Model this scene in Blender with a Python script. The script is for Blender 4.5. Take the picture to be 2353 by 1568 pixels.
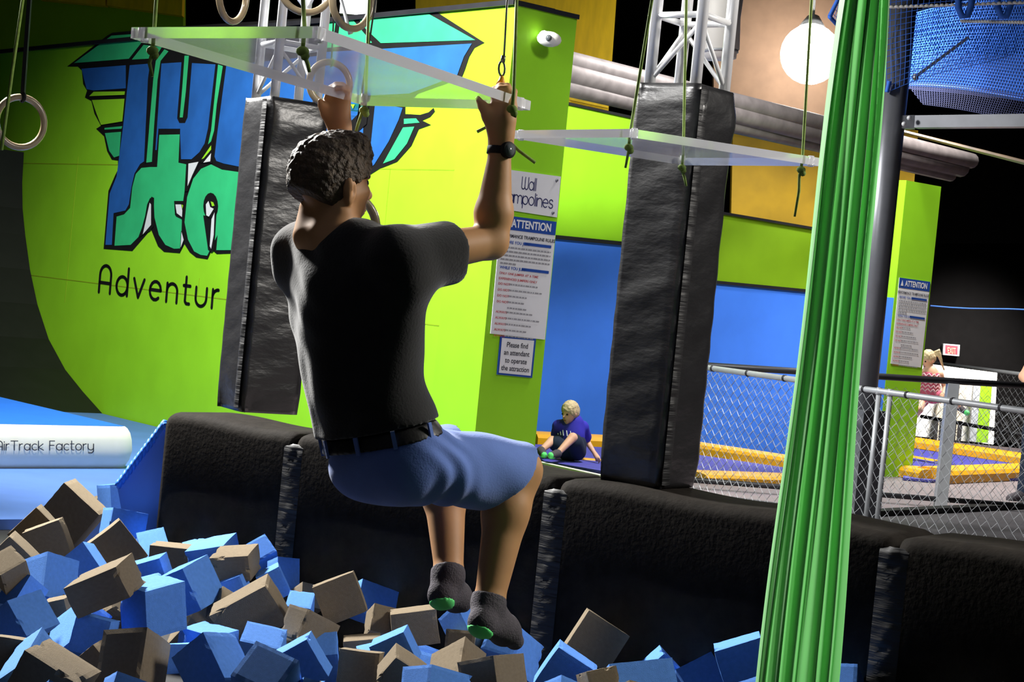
import bpy, bmesh, math, random
import numpy as np
from mathutils import Vector, Matrix
for o in list(bpy.data.objects): bpy.data.objects.remove(o, do_unlink=True)
random.seed(7); rng = np.random.default_rng(7)
SC = bpy.context.scene; COL = SC.collection
V = Vector
# ------------------------------------------------------------------ camera
IW, IH, F = 2353.0, 1568.0, 4200.0
PITCH, ROLL, CZ = math.radians(1.41), math.radians(5.6), 1.23
CAM = V((0, 0, CZ))
FW = V((0, math.cos(PITCH), -math.sin(PITCH)))
U0 = V((0, math.sin(PITCH), math.cos(PITCH))); R0 = V((1, 0, 0))
RT = R0*math.cos(ROLL) + U0*math.sin(ROLL)
UP = U0*math.cos(ROLL) - R0*math.sin(ROLL)
cd = bpy.data.cameras.new('camera'); cam = bpy.data.objects.new('camera', cd); COL.objects.link(cam)
cd.sensor_width = 36; cd.lens = 36*F/IW; cd.clip_start = .05; cd.clip_end = 200
cam.matrix_world = Matrix(((RT.x, UP.x, -FW.x, 0), (RT.y, UP.y, -FW.y, 0), (RT.z, UP.z, -FW.z, CZ), (0, 0, 0, 1)))
SC.camera = cam
# ------------------------------------------------------------------ view, world, lights
SC.view_settings.view_transform = 'Standard'; SC.view_settings.look = 'None'
SC.view_settings.exposure = 1.3; SC.view_settings.gamma = 1.0; SC.view_settings.use_curve_mapping = False
W = bpy.data.worlds.new('hall_air'); SC.world = W; W.use_nodes = True
W.node_tree.nodes['Background'].inputs[0].default_value = (.75, .8, 1, 1)
W.node_tree.nodes['Background'].inputs[1].default_value = .018
def lamp(name, loc, target, power, size=.5, color=(1, 1, 1), spot=None):
    l = bpy.data.lights.new(name, 'SPOT' if spot else 'AREA')
    l.energy = power; l.color = color
    if spot: l.spot_size = math.radians(spot); l.spot_blend = .6; l.shadow_soft_size = size
    else: l.shape = 'DISK'; l.size = size
    o = bpy.data.objects.new(name, l); COL.objects.link(o); o.location = loc
    o.rotation_euler = (V(target)-V(loc)).to_track_quat('-Z', 'Y').to_euler()
    return o
lamp('high_bay_light_mural', (-2.6, 10.2, 4.4), (-1.0, 12.9, .9), 860, .4, (1, .99, .96), 112)
lamp('high_bay_light_pit', (-3.9, 9.3, 4.5), (-.7, 5.9, .1), 3000, .45, (1, .98, .94), 78)
lamp('high_bay_light_court', (1.9, 13.2, 5.0), (1.5, 15.8, .2), 560, .5, (1, .97, .93), 110)
lamp('high_bay_light_far_court', (5.0, 18.3, 5.4), (5.2, 18.6, 0), 950, .5, (1, .95, .9), 100)
lamp('high_bay_light_near', (3.9, 5.4, 3.5), (-.2, 5.2, .8), 330, .45, (1, .95, .88), 95)
lamp('added_truss_spot', (-3.2, 4.6, 4.9), (.0, 7.1, 2.75), 620, .4, (1, .98, .96), 40)  # added spot to brighten the trusses, not a known hall lamp
lamp('high_bay_light_signs', (2.3, 9.3, 5.2), (.25, 12.1, 1.5), 130, .4, (1, .98, .97), 42)
lamp('high_bay_light_lobby', (8.8, 31.8, 4.2), (8.2, 33.6, -.4), 2600, .5, (1, .97, .93), 62)
# ------------------------------------------------------------------ pixel geometry (2353 x 1568 frame)
def ray(px, py): return FW + RT*((px-IW/2)/F) + UP*((IH/2-py)/F)
def at(px, py, t): return CAM + ray(px, py)*t
def on_plane(px, py, p0, n):
    d = ray(px, py); return CAM + d*((p0-CAM).dot(n)/d.dot(n))
def on_z(px, py, z): return on_plane(px, py, V((0, 0, z)), V((0, 0, 1)))
# ------------------------------------------------------------------ materials
def lin(r, g, b):
    f = lambda c: (c/255/12.92) if c/255 <= .04045 else ((c/255+.055)/1.055)**2.4
    return (f(r), f(g), f(b), 1)
def mat(name, rgb, rough=.6, metal=0, var=.12, scale=8, bump=0, bscale=40, stretch=(1, 1, 1), spec=.4, coat=0, sheen=0, subs=0):
    m = bpy.data.materials.new(name); m.use_nodes = True
    nt = m.node_tree; b = nt.nodes['Principled BSDF']; L = nt.links
    b.inputs['Roughness'].default_value = rough; b.inputs['Metallic'].default_value = metal
    b.inputs['Specular IOR Level'].default_value = spec; b.inputs['Coat Weight'].default_value = coat
    b.inputs['Sheen Weight'].default_value = sheen
    if subs: b.inputs['Subsurface Weight'].default_value = subs; b.inputs['Subsurface Radius'].default_value = (.02, .008, .004); b.inputs['Subsurface Scale'].default_value = .5
    c = lin(*rgb)
    tc = nt.nodes.new('ShaderNodeTexCoord'); mp = nt.nodes.new('ShaderNodeMapping')
    mp.inputs['Scale'].default_value = stretch; L.new(tc.outputs['Object'], mp.inputs[0])
    n = nt.nodes.new('ShaderNodeTexNoise'); n.inputs['Scale'].default_value = scale; n.inputs['Detail'].default_value = 4
    L.new(mp.outputs[0], n.inputs['Vector'])
    r = nt.nodes.new('ShaderNodeValToRGB'); r.color_ramp.elements[0].position = .3; r.color_ramp.elements[1].position = .7
    r.color_ramp.elements[0].color = tuple(x*(1-var) for x in c[:3])+(1,); r.color_ramp.elements[1].color = tuple(min(1, x*(1+var)) for x in c[:3])+(1,)
    L.new(n.outputs['Fac'], r.inputs[0]); L.new(r.outputs[0], b.inputs['Base Color'])
    if bump:
        n2 = nt.nodes.new('ShaderNodeTexNoise'); n2.inputs['Scale'].default_value = bscale; n2.inputs['Detail'].default_value = 5
        L.new(mp.outputs[0], n2.inputs['Vector'])
        bp = nt.nodes.new('ShaderNodeBump'); bp.inputs['Strength'].default_value = bump; bp.inputs['Distance'].default_value = .02
        L.new(n2.outputs['Fac'], bp.inputs['Height']); L.new(bp.outputs[0], b.inputs['Normal'])
    return m
def emis(name, rgb, s):
    m = bpy.data.materials.new(name); m.use_nodes = True; b = m.node_tree.nodes['Principled BSDF']
    b.inputs['Base Color'].default_value = lin(*rgb); b.inputs['Emission Color'].default_value = lin(*rgb); b.inputs['Emission Strength'].default_value = s
    return m
def clear(name, rgb, fac, rough=.12):
    m = bpy.data.materials.new(name); m.use_nodes = True; nt = m.node_tree; b = nt.nodes['Principled BSDF']
    b.inputs['Base Color'].default_value = lin(*rgb); b.inputs['Roughness'].default_value = rough
    b.inputs['Specular IOR Level'].default_value = .6
    tr = nt.nodes.new('ShaderNodeBsdfTransparent'); tr.inputs[0].default_value = (.96, .97, .98, 1)
    mx = nt.nodes.new('ShaderNodeMixShader'); out = nt.nodes['Material Output']
    lw = nt.nodes.new('ShaderNodeLayerWeight'); lw.inputs[0].default_value = .25
    no = nt.nodes.new('ShaderNodeTexNoise'); no.inputs['Scale'].default_value = 5; no.inputs['Detail'].default_value = 5
    tc = nt.nodes.new('ShaderNodeTexCoord'); nt.links.new(tc.outputs['Object'], no.inputs['Vector'])
    ma = nt.nodes.new('ShaderNodeMath'); ma.operation = 'MULTIPLY_ADD'; ma.inputs[1].default_value = .3; ma.inputs[2].default_value = fac-.15
    nt.links.new(no.outputs['Fac'], ma.inputs[0])
    ad = nt.nodes.new('ShaderNodeMath'); ad.operation = 'MULTIPLY_ADD'; ad.inputs[1].default_value = .25; ad.use_clamp = True
    nt.links.new(lw.outputs['Facing'], ad.inputs[0]); nt.links.new(ma.outputs[0], ad.inputs[2])
    nt.links.new(ad.outputs[0], mx.inputs[0]); nt.links.new(tr.outputs[0], mx.inputs[1]); nt.links.new(b.outputs[0], mx.inputs[2])
    nt.links.new(mx.outputs[0], out.inputs[0]); return m
M = dict(
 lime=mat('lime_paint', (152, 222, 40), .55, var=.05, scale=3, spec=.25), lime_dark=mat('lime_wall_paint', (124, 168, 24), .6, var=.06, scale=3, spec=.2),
 blue=mat('blue_paint', (66, 128, 244), .6, var=.05, scale=3, spec=.25), art_blue=mat('mural_blue', (36, 96, 168), .6, var=.15, scale=4),
 art_green=mat('mural_green', (52, 190, 118), .6, var=.1, scale=4), art_white=mat('mural_white', (222, 226, 222), .6, var=.03),
 black=mat('black_paint', (16, 15, 15), .6, var=.2), seam=mat('panel_seam', (140, 170, 20), .7),
 vinyl=mat('black_vinyl', (27, 27, 29), .34, var=.2, scale=6, bump=.25, bscale=9, stretch=(1, 1, 2.2), spec=.8),
 pad=mat('black_carpet_pad', (30, 27, 24), .8, var=.25, scale=20, bump=.15, bscale=60, spec=.05),
 strap=mat('black_strap', (14, 13, 13), .7, var=.2), velcro=mat('wrinkled_black_strip', (24, 24, 26), .55, bump=.6, bscale=10, stretch=(.3, .3, 4)),
 foam_b=mat('blue_foam', (88, 138, 216), .85, var=.07, scale=10, bump=.25, bscale=70, spec=.1), foam_g=mat('grey_foam', (120, 108, 90), .9, var=.08, scale=12, bump=.25, bscale=70, spec=.08),
 matblue=mat('blue_mat', (88, 126, 200), .5, var=.08, scale=3), mat_top=mat('blue_mat_top', (40, 110, 215), .5, var=.05),
 white_vinyl=mat('white_vinyl', (208, 207, 196), .35, var=.03), alu=mat('aluminium', (232, 233, 235), .3, metal=.2, var=.04),
 steel=mat('dark_steel_pole', (112, 114, 120), .35, metal=.4, var=.08), galv=mat('galvanised_steel', (172, 176, 180), .4, metal=.3, var=.1),
 darkrail=mat('dark_rail', (48, 48, 52), .45, metal=.4), yellow=mat('yellow_paint', (225, 186, 12), .6, var=.12, scale=5, stretch=(3, 3, .6)),
 yellow_far=mat('ochre_paint', (172, 138, 14), .6, var=.15, scale=3),
 ypad=mat('yellow_pad', (240, 176, 30), .45, var=.06), purple=mat('trampoline_bed', (74, 74, 168), .7, var=.1, bump=.2, bscale=80),
 floor=mat('grey_floor', (128, 117, 120), .6, var=.15, scale=2), deck=mat('dark_deck', (70, 68, 72), .6, var=.15), dark=mat('dark_wall', (26, 23, 24), .8, var=.2),
 beam=mat('weathered_grey_pipe', (112, 106, 106), .5, metal=.2, var=.2), gold_lit=mat('gold_lit_edge', (120, 92, 56), .4, metal=.5), void=mat('unlit_black_wall', (9, 8, 8), .95, spec=.05),
 brown=mat('brown_wall', (104, 82, 64), .8, var=.1), white=mat('white_paint', (235, 232, 225), .5, var=.03), beige=mat('beige_door', (190, 178, 158), .5, var=.05),
 sign=mat('sign_white', (234, 235, 238), .35, var=.02), signblue=mat('sign_blue', (42, 80, 165), .4, var=.03), ink=mat('sign_navy_ink', (50, 54, 110), .5, var=.03),
 red=mat('sign_red_ink', (185, 70, 75), .5, var=.03), grey_ink=mat('sign_grey_ink', (150, 150, 155), .5, var=.03), navy=mat('sign_dark_ink', (50, 50, 62), .5, var=.03),
 wood=mat('ring_wood', (150, 134, 106), .3, var=.12, scale=14, coat=.3), rope=mat('green_cord', (112, 138, 58), .8, var=.25, scale=60), wire=mat('steel_wire', (96, 92, 88), .4, metal=.6),
 orange=mat('orange_hook', (225, 150, 40), .5), silk=mat('green_silk', (52, 178, 66), .42, var=.06, scale=5, sheen=.5, spec=.4), netblue=mat('blue_netting', (58, 118, 226), .6, var=.15), netdark=mat('navy_netting', (24, 34, 84), .7),
 skin=mat('tan_skin', (190, 142, 98), .55, var=.08, scale=14, subs=.08, spec=.3), skin2=mat('fair_skin', (226, 176, 148), .55, var=.05, subs=.08), hair=mat('dark_brown_hair', (78, 63, 46), .6, var=.35, scale=55, bump=.8, bscale=70),
 blond=mat('blond_hair', (204, 184, 146), .5, var=.2, scale=50, bump=.5, bscale=60), tee=mat('charcoal_cotton', (32, 32, 33), .9, var=.12, scale=30, bump=.12, bscale=160, spec=.15, sheen=.35),
 shorts=mat('blue_chino', (104, 132, 204), .85, var=.08, scale=12, bump=.1, bscale=200, sheen=.2, spec=.15), leather=mat('black_leather', (18, 17, 18), .45, bump=.1),
 sock=mat('charcoal_sock', (80, 75, 82), .9, var=.12, scale=60, bump=.3, bscale=200), sockgreen=mat('bright_green_heel', (110, 250, 140), .7, var=.05), lens=mat('watch_face', (90, 95, 98), .15, var=.1),
 royal=mat('royal_blue_tee', (52, 48, 180), .85, var=.08), navyshort=mat('dark_denim', (28, 40, 62), .9, var=.1), pink=mat('pink_top', (206, 92, 124), .8, var=.05), pinkw=mat('pale_pink', (238, 196, 204), .8), eye=mat('eye_dark', (30, 22, 18), .3),
 lip=mat('lip', (140, 80, 66), .5))
def cloth(name, rgb, tr=.35):
    m = mat(name, rgb, .5, var=.06, scale=5, spec=.3, sheen=.4); nt = m.node_tree; b = nt.nodes['Principled BSDF']; t = nt.nodes.new('ShaderNodeBsdfTranslucent'); t.inputs[0].default_value = lin(*rgb)
    x = nt.nodes.new('ShaderNodeMixShader'); x.inputs[0].default_value = tr; nt.links.new(b.outputs[0], x.inputs[1]); nt.links.new(t.outputs[0], x.inputs[2]); nt.links.new(x.outputs[0], nt.nodes['Material Output'].inputs[0]); return m
M['silk'] = cloth('green_silk', (122, 198, 118), .34)
M['clear'] = clear('clear_acrylic', (232, 231, 244), .34); M['clear_edge'] = mat('acrylic_edge', (250, 250, 252), .18, var=.01, spec=.6); _b = M['clear_edge'].node_tree.nodes['Principled BSDF']; _b.inputs['Transmission Weight'].default_value = .55; _b.inputs['IOR'].default_value = 1.3
# ------------------------------------------------------------------ object helpers
def tag(o, label=None, cat=None, group=None, kind=None):
    if label: o['label'] = label
    if cat: o['category'] = cat
    if group: o['group'] = group
    if kind: o['kind'] = kind
    return o
def thing(name, loc, label, cat, group=None):
    o = bpy.data.objects.new(name, None); COL.objects.link(o); o.location = loc; o.empty_display_size = .1
    return tag(o, label, cat, group)
def wloc(o):
    p = V((0, 0, 0))
    while o: p = p + o.location; o = o.parent
    return p
def link(name, verts, faces, mats, parent=None, smooth=False, fm=None, origin=None):
    base = wloc(parent) if parent else V((0, 0, 0))
    org = V(origin) if origin is not None else (base if parent else None)
    vs = [V(v) for v in verts]
    if org is None:
        lo = [min(v[i] for v in vs) for i in range(3)]; hi = [max(v[i] for v in vs) for i in range(3)]
        org = V(((lo[0]+hi[0])/2, (lo[1]+hi[1])/2, lo[2]))
    me = bpy.data.meshes.new(name); me.from_pydata([tuple(v-org) for v in vs], [], faces)
    if not isinstance(mats, (list, tuple)): mats = [mats]
    for m in mats: me.materials.append(m)
    if fm: me.polygons.foreach_set('material_index', fm)
    if smooth: me.polygons.foreach_set('use_smooth', [True]*len(me.polygons))
    me.update()
    o = bpy.data.objects.new(name, me); COL.objects.link(o); o.location = org-base
    if parent: o.parent = parent
    return o
def basis(d):
    d = V(d).normalized(); a = V((0, 0, 1)) if abs(d.z) < .9 else V((1, 0, 0))
    u = d.cross(a).normalized(); return d, u, d.cross(u).normalized()
class MB:
    def __init__(s): s.v = []; s.f = []; s.m = []
    def add(s, vs, fs, mi=0):
        n = len(s.v); s.v += [V(v) for v in vs]; s.f += [tuple(i+n for i in f) for f in fs]; s.m += [mi]*len(fs); return s
    def box(s, c, ax, ay, az, hx, hy, hz, mi=0):
        c = V(c); ax, ay, az = V(ax)*hx, V(ay)*hy, V(az)*hz
        vs = [c+ax*i+ay*j+az*k for i in (-1, 1) for j in (-1, 1) for k in (-1, 1)]
        return s.add(vs, [(0, 1, 3, 2), (4, 6, 7, 5), (0, 4, 5, 1), (2, 3, 7, 6), (0, 2, 6, 4), (1, 5, 7, 3)], mi)
    def aabb(s, lo, hi, mi=0):
        lo, hi = V(lo), V(hi); c = (lo+hi)/2; h = (hi-lo)/2
        return s.box(c, (1, 0, 0), (0, 1, 0), (0, 0, 1), h.x, h.y, h.z, mi)
    def bar(s, a, b, w, h, mi=0):
        a, b = V(a), V(b); d, u, v = basis(b-a); return s.box((a+b)/2, d, u, v, (b-a).length/2, w/2, h/2, mi)
    def tube(s, pts, r, n=8, mi=0, closed=False, cap=True):
        pts = [V(p) for p in pts]; k = len(pts); rs = r if isinstance(r, (list, tuple)) else [r]*k
        vs = []; pu = None
        for i, p in enumerate(pts):
            if closed: d = pts[(i+1) % k]-pts[i-1]
            else: d = pts[min(i+1, k-1)]-pts[max(i-1, 0)]
            d, u, v = basis(d)
            if pu is not None:
                u = (pu-d*pu.dot(d));
                u = u.normalized() if u.length > 1e-6 else basis(d)[1]
                v = d.cross(u)
            pu = u
            vs += [p+(u*math.cos(2*math.pi*j/n)+v*math.sin(2*math.pi*j/n))*rs[i] for j in range(n)]
        fs = []
        for i in range(k if closed else k-1):
            a, b = i*n, ((i+1) % k)*n
            fs += [(a+j, a+(j+1) % n, b+(j+1) % n, b+j) for j in range(n)]
        if not closed and cap: fs += [tuple(range(n-1, -1, -1)), tuple(range((k-1)*n, k*n))]
        return s.add(vs, fs, mi)
    def ball(s, c, r, n=10, mi=0, ax=None):
        c = V(c); rx, ry, rz = (r, r, r) if not isinstance(r, (list, tuple)) else r
        X, Y, Z = ax if ax else (V((1, 0, 0)), V((0, 1, 0)), V((0, 0, 1)))
        vs = []; m = max(4, n//2)
        for i in range(m+1):
            th = math.pi*i/m
            for j in range(n):
                ph = 2*math.pi*j/n; vs.append(c+X*(rx*math.sin(th)*math.cos(ph))+Y*(ry*math.sin(th)*math.sin(ph))+Z*(rz*math.cos(th)))
        fs = [(i*n+j, (i+1)*n+j, (i+1)*n+(j+1) % n, i*n+(j+1) % n) for i in range(m) for j in range(n)]
        return s.add(vs, fs, mi)
    def prism(s, pts, ext, mi=0):
        pts = [V(p) for p in pts]; ext = V(ext); n = len(pts)
        return s.add(pts+[p+ext for p in pts], [tuple(range(n)), tuple(range(2*n-1, n-1, -1))]+[(i, i+n, (i+1) % n+n, (i+1) % n) for i in range(n)], mi)
    def build(s, name, mats, parent=None, smooth=False, origin=None): return link(name, s.v, s.f, mats, parent, smooth, s.m, origin)
def bevel(o, w=.01, seg=2):
    b = o.modifiers.new('bevel', 'BEVEL'); b.width = w; b.segments = seg; b.limit_method = 'ANGLE'; return o
def fixn(o):
    bm = bmesh.new(); bm.from_mesh(o.data); bmesh.ops.recalc_face_normals(bm, faces=bm.faces); bm.to_mesh(o.data); bm.free(); return o
# ------------------------------------------------------------------ organic surfaces (distance field + surface nets)
class Field:
    def __init__(s, lo, hi, h):
        s.lo = np.array(lo, np.float32); s.h = h
        s.n = np.maximum(3, np.ceil((np.array(hi)-np.array(lo))/h).astype(int)+1)
        s.ax = [s.lo[i]+h*np.arange(s.n[i], dtype=np.float32) for i in range(3)]
        s.d = np.full(tuple(s.n), .2, np.float32)
    def sub(s, lo, hi):
        i0 = np.clip(((np.array(lo)-s.lo)/s.h).astype(int), 0, s.n-1); i1 = np.clip(((np.array(hi)-s.lo)/s.h).astype(int)+2, 1, s.n)
        sl = tuple(slice(a, b) for a, b in zip(i0, i1))
        return sl, np.stack(np.meshgrid(*[s.ax[i][sl[i]] for i in range(3)], indexing='ij'), -1)
    @staticmethod
    def smin(a, b, k):
        if k <= 0: return np.minimum(a, b)
        h = np.clip(.5+.5*(b-a)/k, 0, 1); return b*(1-h)+a*h-k*h*(1-h)
    def cone(s, a, b, r1, r2, k=.02, cut=False):
        a = np.array(a, np.float32); b = np.array(b, np.float32); m = max(r1, r2)+k+.05
        sl, P = s.sub(np.minimum(a, b)-m, np.maximum(a, b)+m)
        if P.size == 0: return s
        ba = b-a; t = np.clip(((P-a)@ba)/max(1e-9, ba@ba), 0, 1)
        d = np.linalg.norm(P-a-t[..., None]*ba, axis=-1)-(r1+(r2-r1)*t)
        s.d[sl] = np.maximum(s.d[sl], -d) if cut else s.smin(s.d[sl], d, k); return s
    def ell(s, c, r, axes=None, k=.02, cut=False):
        c = np.array(c, np.float32); r = np.array(r, np.float32); A = np.eye(3, dtype=np.float32) if axes is None else np.array([list(x) for x in axes], np.float32)
        m = float(r.max())+k+.05; sl, P = s.sub(c-m, c+m)
        if P.size == 0: return s
        q = (P-c)@A.T; k0 = np.linalg.norm(q/r, axis=-1); k1 = np.linalg.norm(q/(r*r), axis=-1)
        d = k0*(k0-1)/np.maximum(k1, 1e-6)
        s.d[sl] = np.maximum(s.d[sl], -d) if cut else s.smin(s.d[sl], d, k); return s
    def plane(s, p, n, soft=0):
        n = np.array(list(V(n).normalized()), np.float32); p = np.array(list(p), np.float32)
        g = (s.ax[0][:, None, None]-p[0])*n[0]+(s.ax[1][None, :, None]-p[1])*n[1]+(s.ax[2][None, None, :]-p[2])*n[2]
        s.d = np.maximum(s.d, g); return s
    def disp(s, fn):
        P = np.stack(np.meshgrid(*s.ax, indexing='ij'), -1); s.d = s.d+fn(P).astype(np.float32); return s
    def mesh(s, smooth=2):
        d = s.d.copy(); d[0], d[-1] = 1, 1; d[:, 0], d[:, -1] = 1, 1; d[:, :, 0], d[:, :, -1] = 1, 1
        ins = d < 0; cs = tuple(np.array(d.shape)-1); acc = np.zeros(cs+(3,), np.float32); cnt = np.zeros(cs, np.float32); quads = []
        idx = np.arange(int(np.prod(cs))).reshape(cs)
        for a in range(3):
            b, c = (a+1) % 3, (a+2) % 3
            A = np.moveaxis(d, (a, b, c), (0, 1, 2)); I = np.moveaxis(ins, (a, b, c), (0, 1, 2))
            x = I[:-1] != I[1:]; i, j, k = np.nonzero(x); ok = (j > 0) & (k > 0) & (j < A.shape[1]-1) & (k < A.shape[2]-1); i, j, k = i[ok], j[ok], k[ok]
            t = A[i, j, k]/(A[i, j, k]-A[i+1, j, k]); p = np.zeros((len(i), 3), np.float32); p[:, a] = i+t; p[:, b] = j; p[:, c] = k
            C = np.moveaxis(idx, (a, b, c), (0, 1, 2)); q = []
            for dj, dk in ((-1, -1), (0, -1), (0, 0), (-1, 0)):
                ci = C[i, j+dj, k+dk]; np.add.at(acc.reshape(-1, 3), ci, p); np.add.at(cnt.reshape(-1), ci, 1); q.append(ci)
            q = np.stack(q, 1); fl = ~I[i, j, k]; q[fl] = q[fl][:, ::-1]; quads.append(q)
        Q = np.concatenate(quads); used = np.unique(Q); rem = np.zeros(idx.size, np.int64); rem[used] = np.arange(len(used))
        P = acc.reshape(-1, 3)[used]/cnt.reshape(-1)[used][:, None]; Q = rem[Q]
        for _ in range(smooth):
            S = np.zeros_like(P); n = np.zeros(len(P), np.float32)
            for e in range(4):
                a, b = Q[:, e], Q[:, (e+1) % 4]; np.add.at(S, a, P[b]); np.add.at(n, a, 1); np.add.at(S, b, P[a]); np.add.at(n, b, 1)
            P = P*.45+.55*S/n[:, None]
        return s.lo+P*s.h, Q
    def build(s, name, mats, parent=None, smooth=2):
        P, Q = s.mesh(smooth); base = np.array(list(wloc(parent)) if parent else [0, 0, 0], np.float32)
        me = bpy.data.meshes.new(name); me.from_pydata((P-base).tolist(), [], Q.tolist())
        for m in (mats if isinstance(mats, (list, tuple)) else [mats]): me.materials.append(m)
        me.polygons.foreach_set('use_smooth', [True]*len(me.polygons)); me.update()
        o = bpy.data.objects.new(name, me); COL.objects.link(o)
        if parent: o.parent = parent
        return o
def prims_bounds(pr, m=.03):
    lo = np.full(3, 1e9); hi = -lo
    for p in pr:
        if p[0] == 'c': pts = [np.array(p[1]), np.array(p[2])]; r = max(p[3], p[4])
        else: pts = [np.array(p[1])]; r = max(p[2])
        for q in pts: lo = np.minimum(lo, q-r-m); hi = np.maximum(hi, q+r+m)
    return lo, hi
def organic(name, pr, h, m, parent, k=.02, cuts=(), disp=None, grow=0, smooth=2, holes=()):
    lo, hi = prims_bounds(pr, .03+grow); f = Field(lo, hi, h)
    for p in pr:
        if p[0] == 'c': f.cone(p[1], p[2], p[3]+grow, p[4]+grow, p[5] if len(p) > 5 else k)
        else: f.ell(p[1], [r+grow for r in p[2]], p[3] if len(p) > 3 else None, p[4] if len(p) > 4 else k)
    for p in holes:
        if p[0] == 'c': f.cone(p[1], p[2], p[3], p[4], 0, True)
        else: f.ell(p[1], p[2], p[3] if len(p) > 3 else None, 0, True)
    if disp: f.disp(disp)
    for p, n in cuts: f.plane(p, n)
    return f.build(name, m, parent, smooth)
# ------------------------------------------------------------------ lettering
def arc(cx, cy, rx, ry, a0, a1, n=12): return [(cx+rx*math.cos(math.radians(a0+(a1-a0)*i/n)), cy+ry*math.sin(math.radians(a0+(a1-a0)*i/n))) for i in range(n+1)]
def circ(cx, cy, rx, ry): return arc(cx, cy, rx, ry, 0, 360, 20)
GL = {'A': (.6, [[(0, 0)]+arc(.3, .65, .3, .35, 180, 0)+[(.6, 0)], [(0, .36), (.6, .36)]]), 'd': (.6, [circ(.3, .34, .3, .34), [(.6, 0), (.6, 1)]]),
 'v': (.56, [[(0, .68), (.28, 0), (.56, .68)]]), 'e': (.6, [[(0.02, .36), (.6, .36)]+arc(.3, .34, .3, .34, 5, 310)]), 'n': (.56, [[(0, 0), (0, .68)], [(0, .4)]+arc(.28, .4, .28, .28, 180, 0)+[(.56, 0)]]),
 't': (.36, [[(.12, 1), (.12, .1), (.2, .02), (.36, .02)], [(.0, .68), (.36, .68)]]), 'u': (.58, [[(0, .68)]+arc(.29, .29, .29, .29, 180, 360)+[(.58, .68)]]), 'r': (.32, [[(0, 0), (0, .68)], [(0, .4)]+arc(.28, .4, .28, .28, 180, 85)]),
 's': (.46, [arc(.24, .51, .2, .17, 20, 260)+arc(.23, .17, .23, .17, 80, -160)]), 'W': (.86, [[(0, 1)]+arc(.215, .22, .215, .22, 180, 360)+[(.43, 1)], [(.43, .22)]+arc(.645, .22, .215, .22, 180, 360)+[(.86, 1)]]),
 'a': (.6, [circ(.3, .34, .3, .34), [(.6, 0), (.6, .68)]]), 'l': (.04, [[(.02, 1), (.02, 0)]]), 'T': (.7, [[(0, 1), (.7, 1)], [(.35, 1), (.35, 0)]]), 'm': (.9, [[(0, 0), (0, .68)], [(0, .45)]+arc(.22, .45, .22, .23, 180, 0)+[(.44, 0)], [(.44, .45)]+arc(.67, .45, .23, .23, 180, 0)+[(.9, 0)]]),
 'p': (.6, [circ(.3, .34, .3, .34), [(0, .68), (0, -.32)]]), 'o': (.6, [circ(.3, .34, .3, .34)]), 'i': (.04, [[(.02, 0), (.02, .68)], [(.02, .86), (.02, .92)]]), 'F': (.5, [[(0, 0), (0, 1), (.5, 1)], [(0, .52), (.42, .52)]]),
 'c': (.5, [arc(.3, .34, .3, .34, 50, 310)]), 'k': (.5, [[(0, 0), (0, 1)], [(.46, .68), (0, .3), (.5, 0)]]), 'y': (.56, [[(0, .68)]+arc(.28, .3, .28, .28, 180, 360)+[(.56, .68), (.56, -.1), (.4, -.3), (.05, -.3)]]), ' ': (.3, [])}
def strokes(mb, text, fn, w, gap, mi=0, ar=1.0):
    x = 0
    for ch in text:
        wd, ls = GL[ch]
        for ln in ls:
            ln = [(x+a, b) for a, b in ln]
            for (ax, ay), (bx, by) in zip(ln[:-1], ln[1:]):
                dx, dy = bx-ax, by-ay; l = math.hypot(dx, dy) or 1; ox, oy = -dy/l*w/2, dx/l*w/2
                mb.add([fn(ax+ox, ay+oy), fn(ax-ox, ay-oy), fn(bx-ox, by-oy), fn(bx+ox, by+oy)], [(0, 1, 2, 3)], mi)
            for (ax, ay) in ln: mb.add([fn(ax+w/2*math.cos(a*math.pi/4), ay+w/2*math.sin(a*math.pi/4)) for a in range(8)], [tuple(range(8))], mi)
        x += wd+gap
    return x-gap
def text_mesh(mb, body, fn, size, align='LEFT', mi=0, bold=0, sx=1.0):
    c = bpy.data.curves.new('lettering', 'FONT'); c.body = body; c.size = size; c.align_x = align; c.offset = bold
    o = bpy.data.objects.new('lettering', c); COL.objects.link(o); dg = bpy.context.evaluated_depsgraph_get(); e = o.evaluated_get(dg); me = e.to_mesh()
    mb.add([fn(v.co.x*sx, v.co.y) for v in me.vertices], [tuple(p.vertices) for p in me.polygons], mi)
    e.to_mesh_clear(); bpy.data.objects.remove(o, do_unlink=True); bpy.data.curves.remove(c)
# ================================================================== the setting
MD = V((-.64, .768, 0)).normalized(); MN = V((-MD.y, MD.x, 0)); SD = -MN; SN = V((SD.y, -SD.x, 0)); Z = V((0, 0, 1))
MP = at(1140, 500, 12.0)
def mural(px, py, off=0): return on_plane(px, py, MP+MN*off, MN)
def signp(px, py, off=0): return on_plane(px, py, MP+SN*off, SN)
def slab_px(name, pts, p0, n, thick, m, parent=None, off=0):
    mb = MB(); mb.prism([on_plane(x, y, p0+n*off, n) for x, y in pts], -n*thick)
    return fixn(mb.build(name, m, parent))
ZT = mural(1168, 14).z; COLW = (signp(1281, 500)-MP).dot(SD); ZF = -.147
P0 = V((MP.x, MP.y, 0))
mb = MB(); mb.aabb((-16, -2, -1.3), (18, 46, -1.0)); tag(mb.build('floor', M['dark']), kind='structure')
mb = MB(); mb.prism([V((-9, 3, -.2)), V((5, 3, -.2)), V((5, 6, -.2)), V((-1.4, 8.2, -.2)), V((-2.5, 9.3, -.2)), V((-9, 9.3, -.2))], (0, 0, -.8)); tag(fixn(mb.build('floor_pit', M['black'])), kind='structure')
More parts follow.
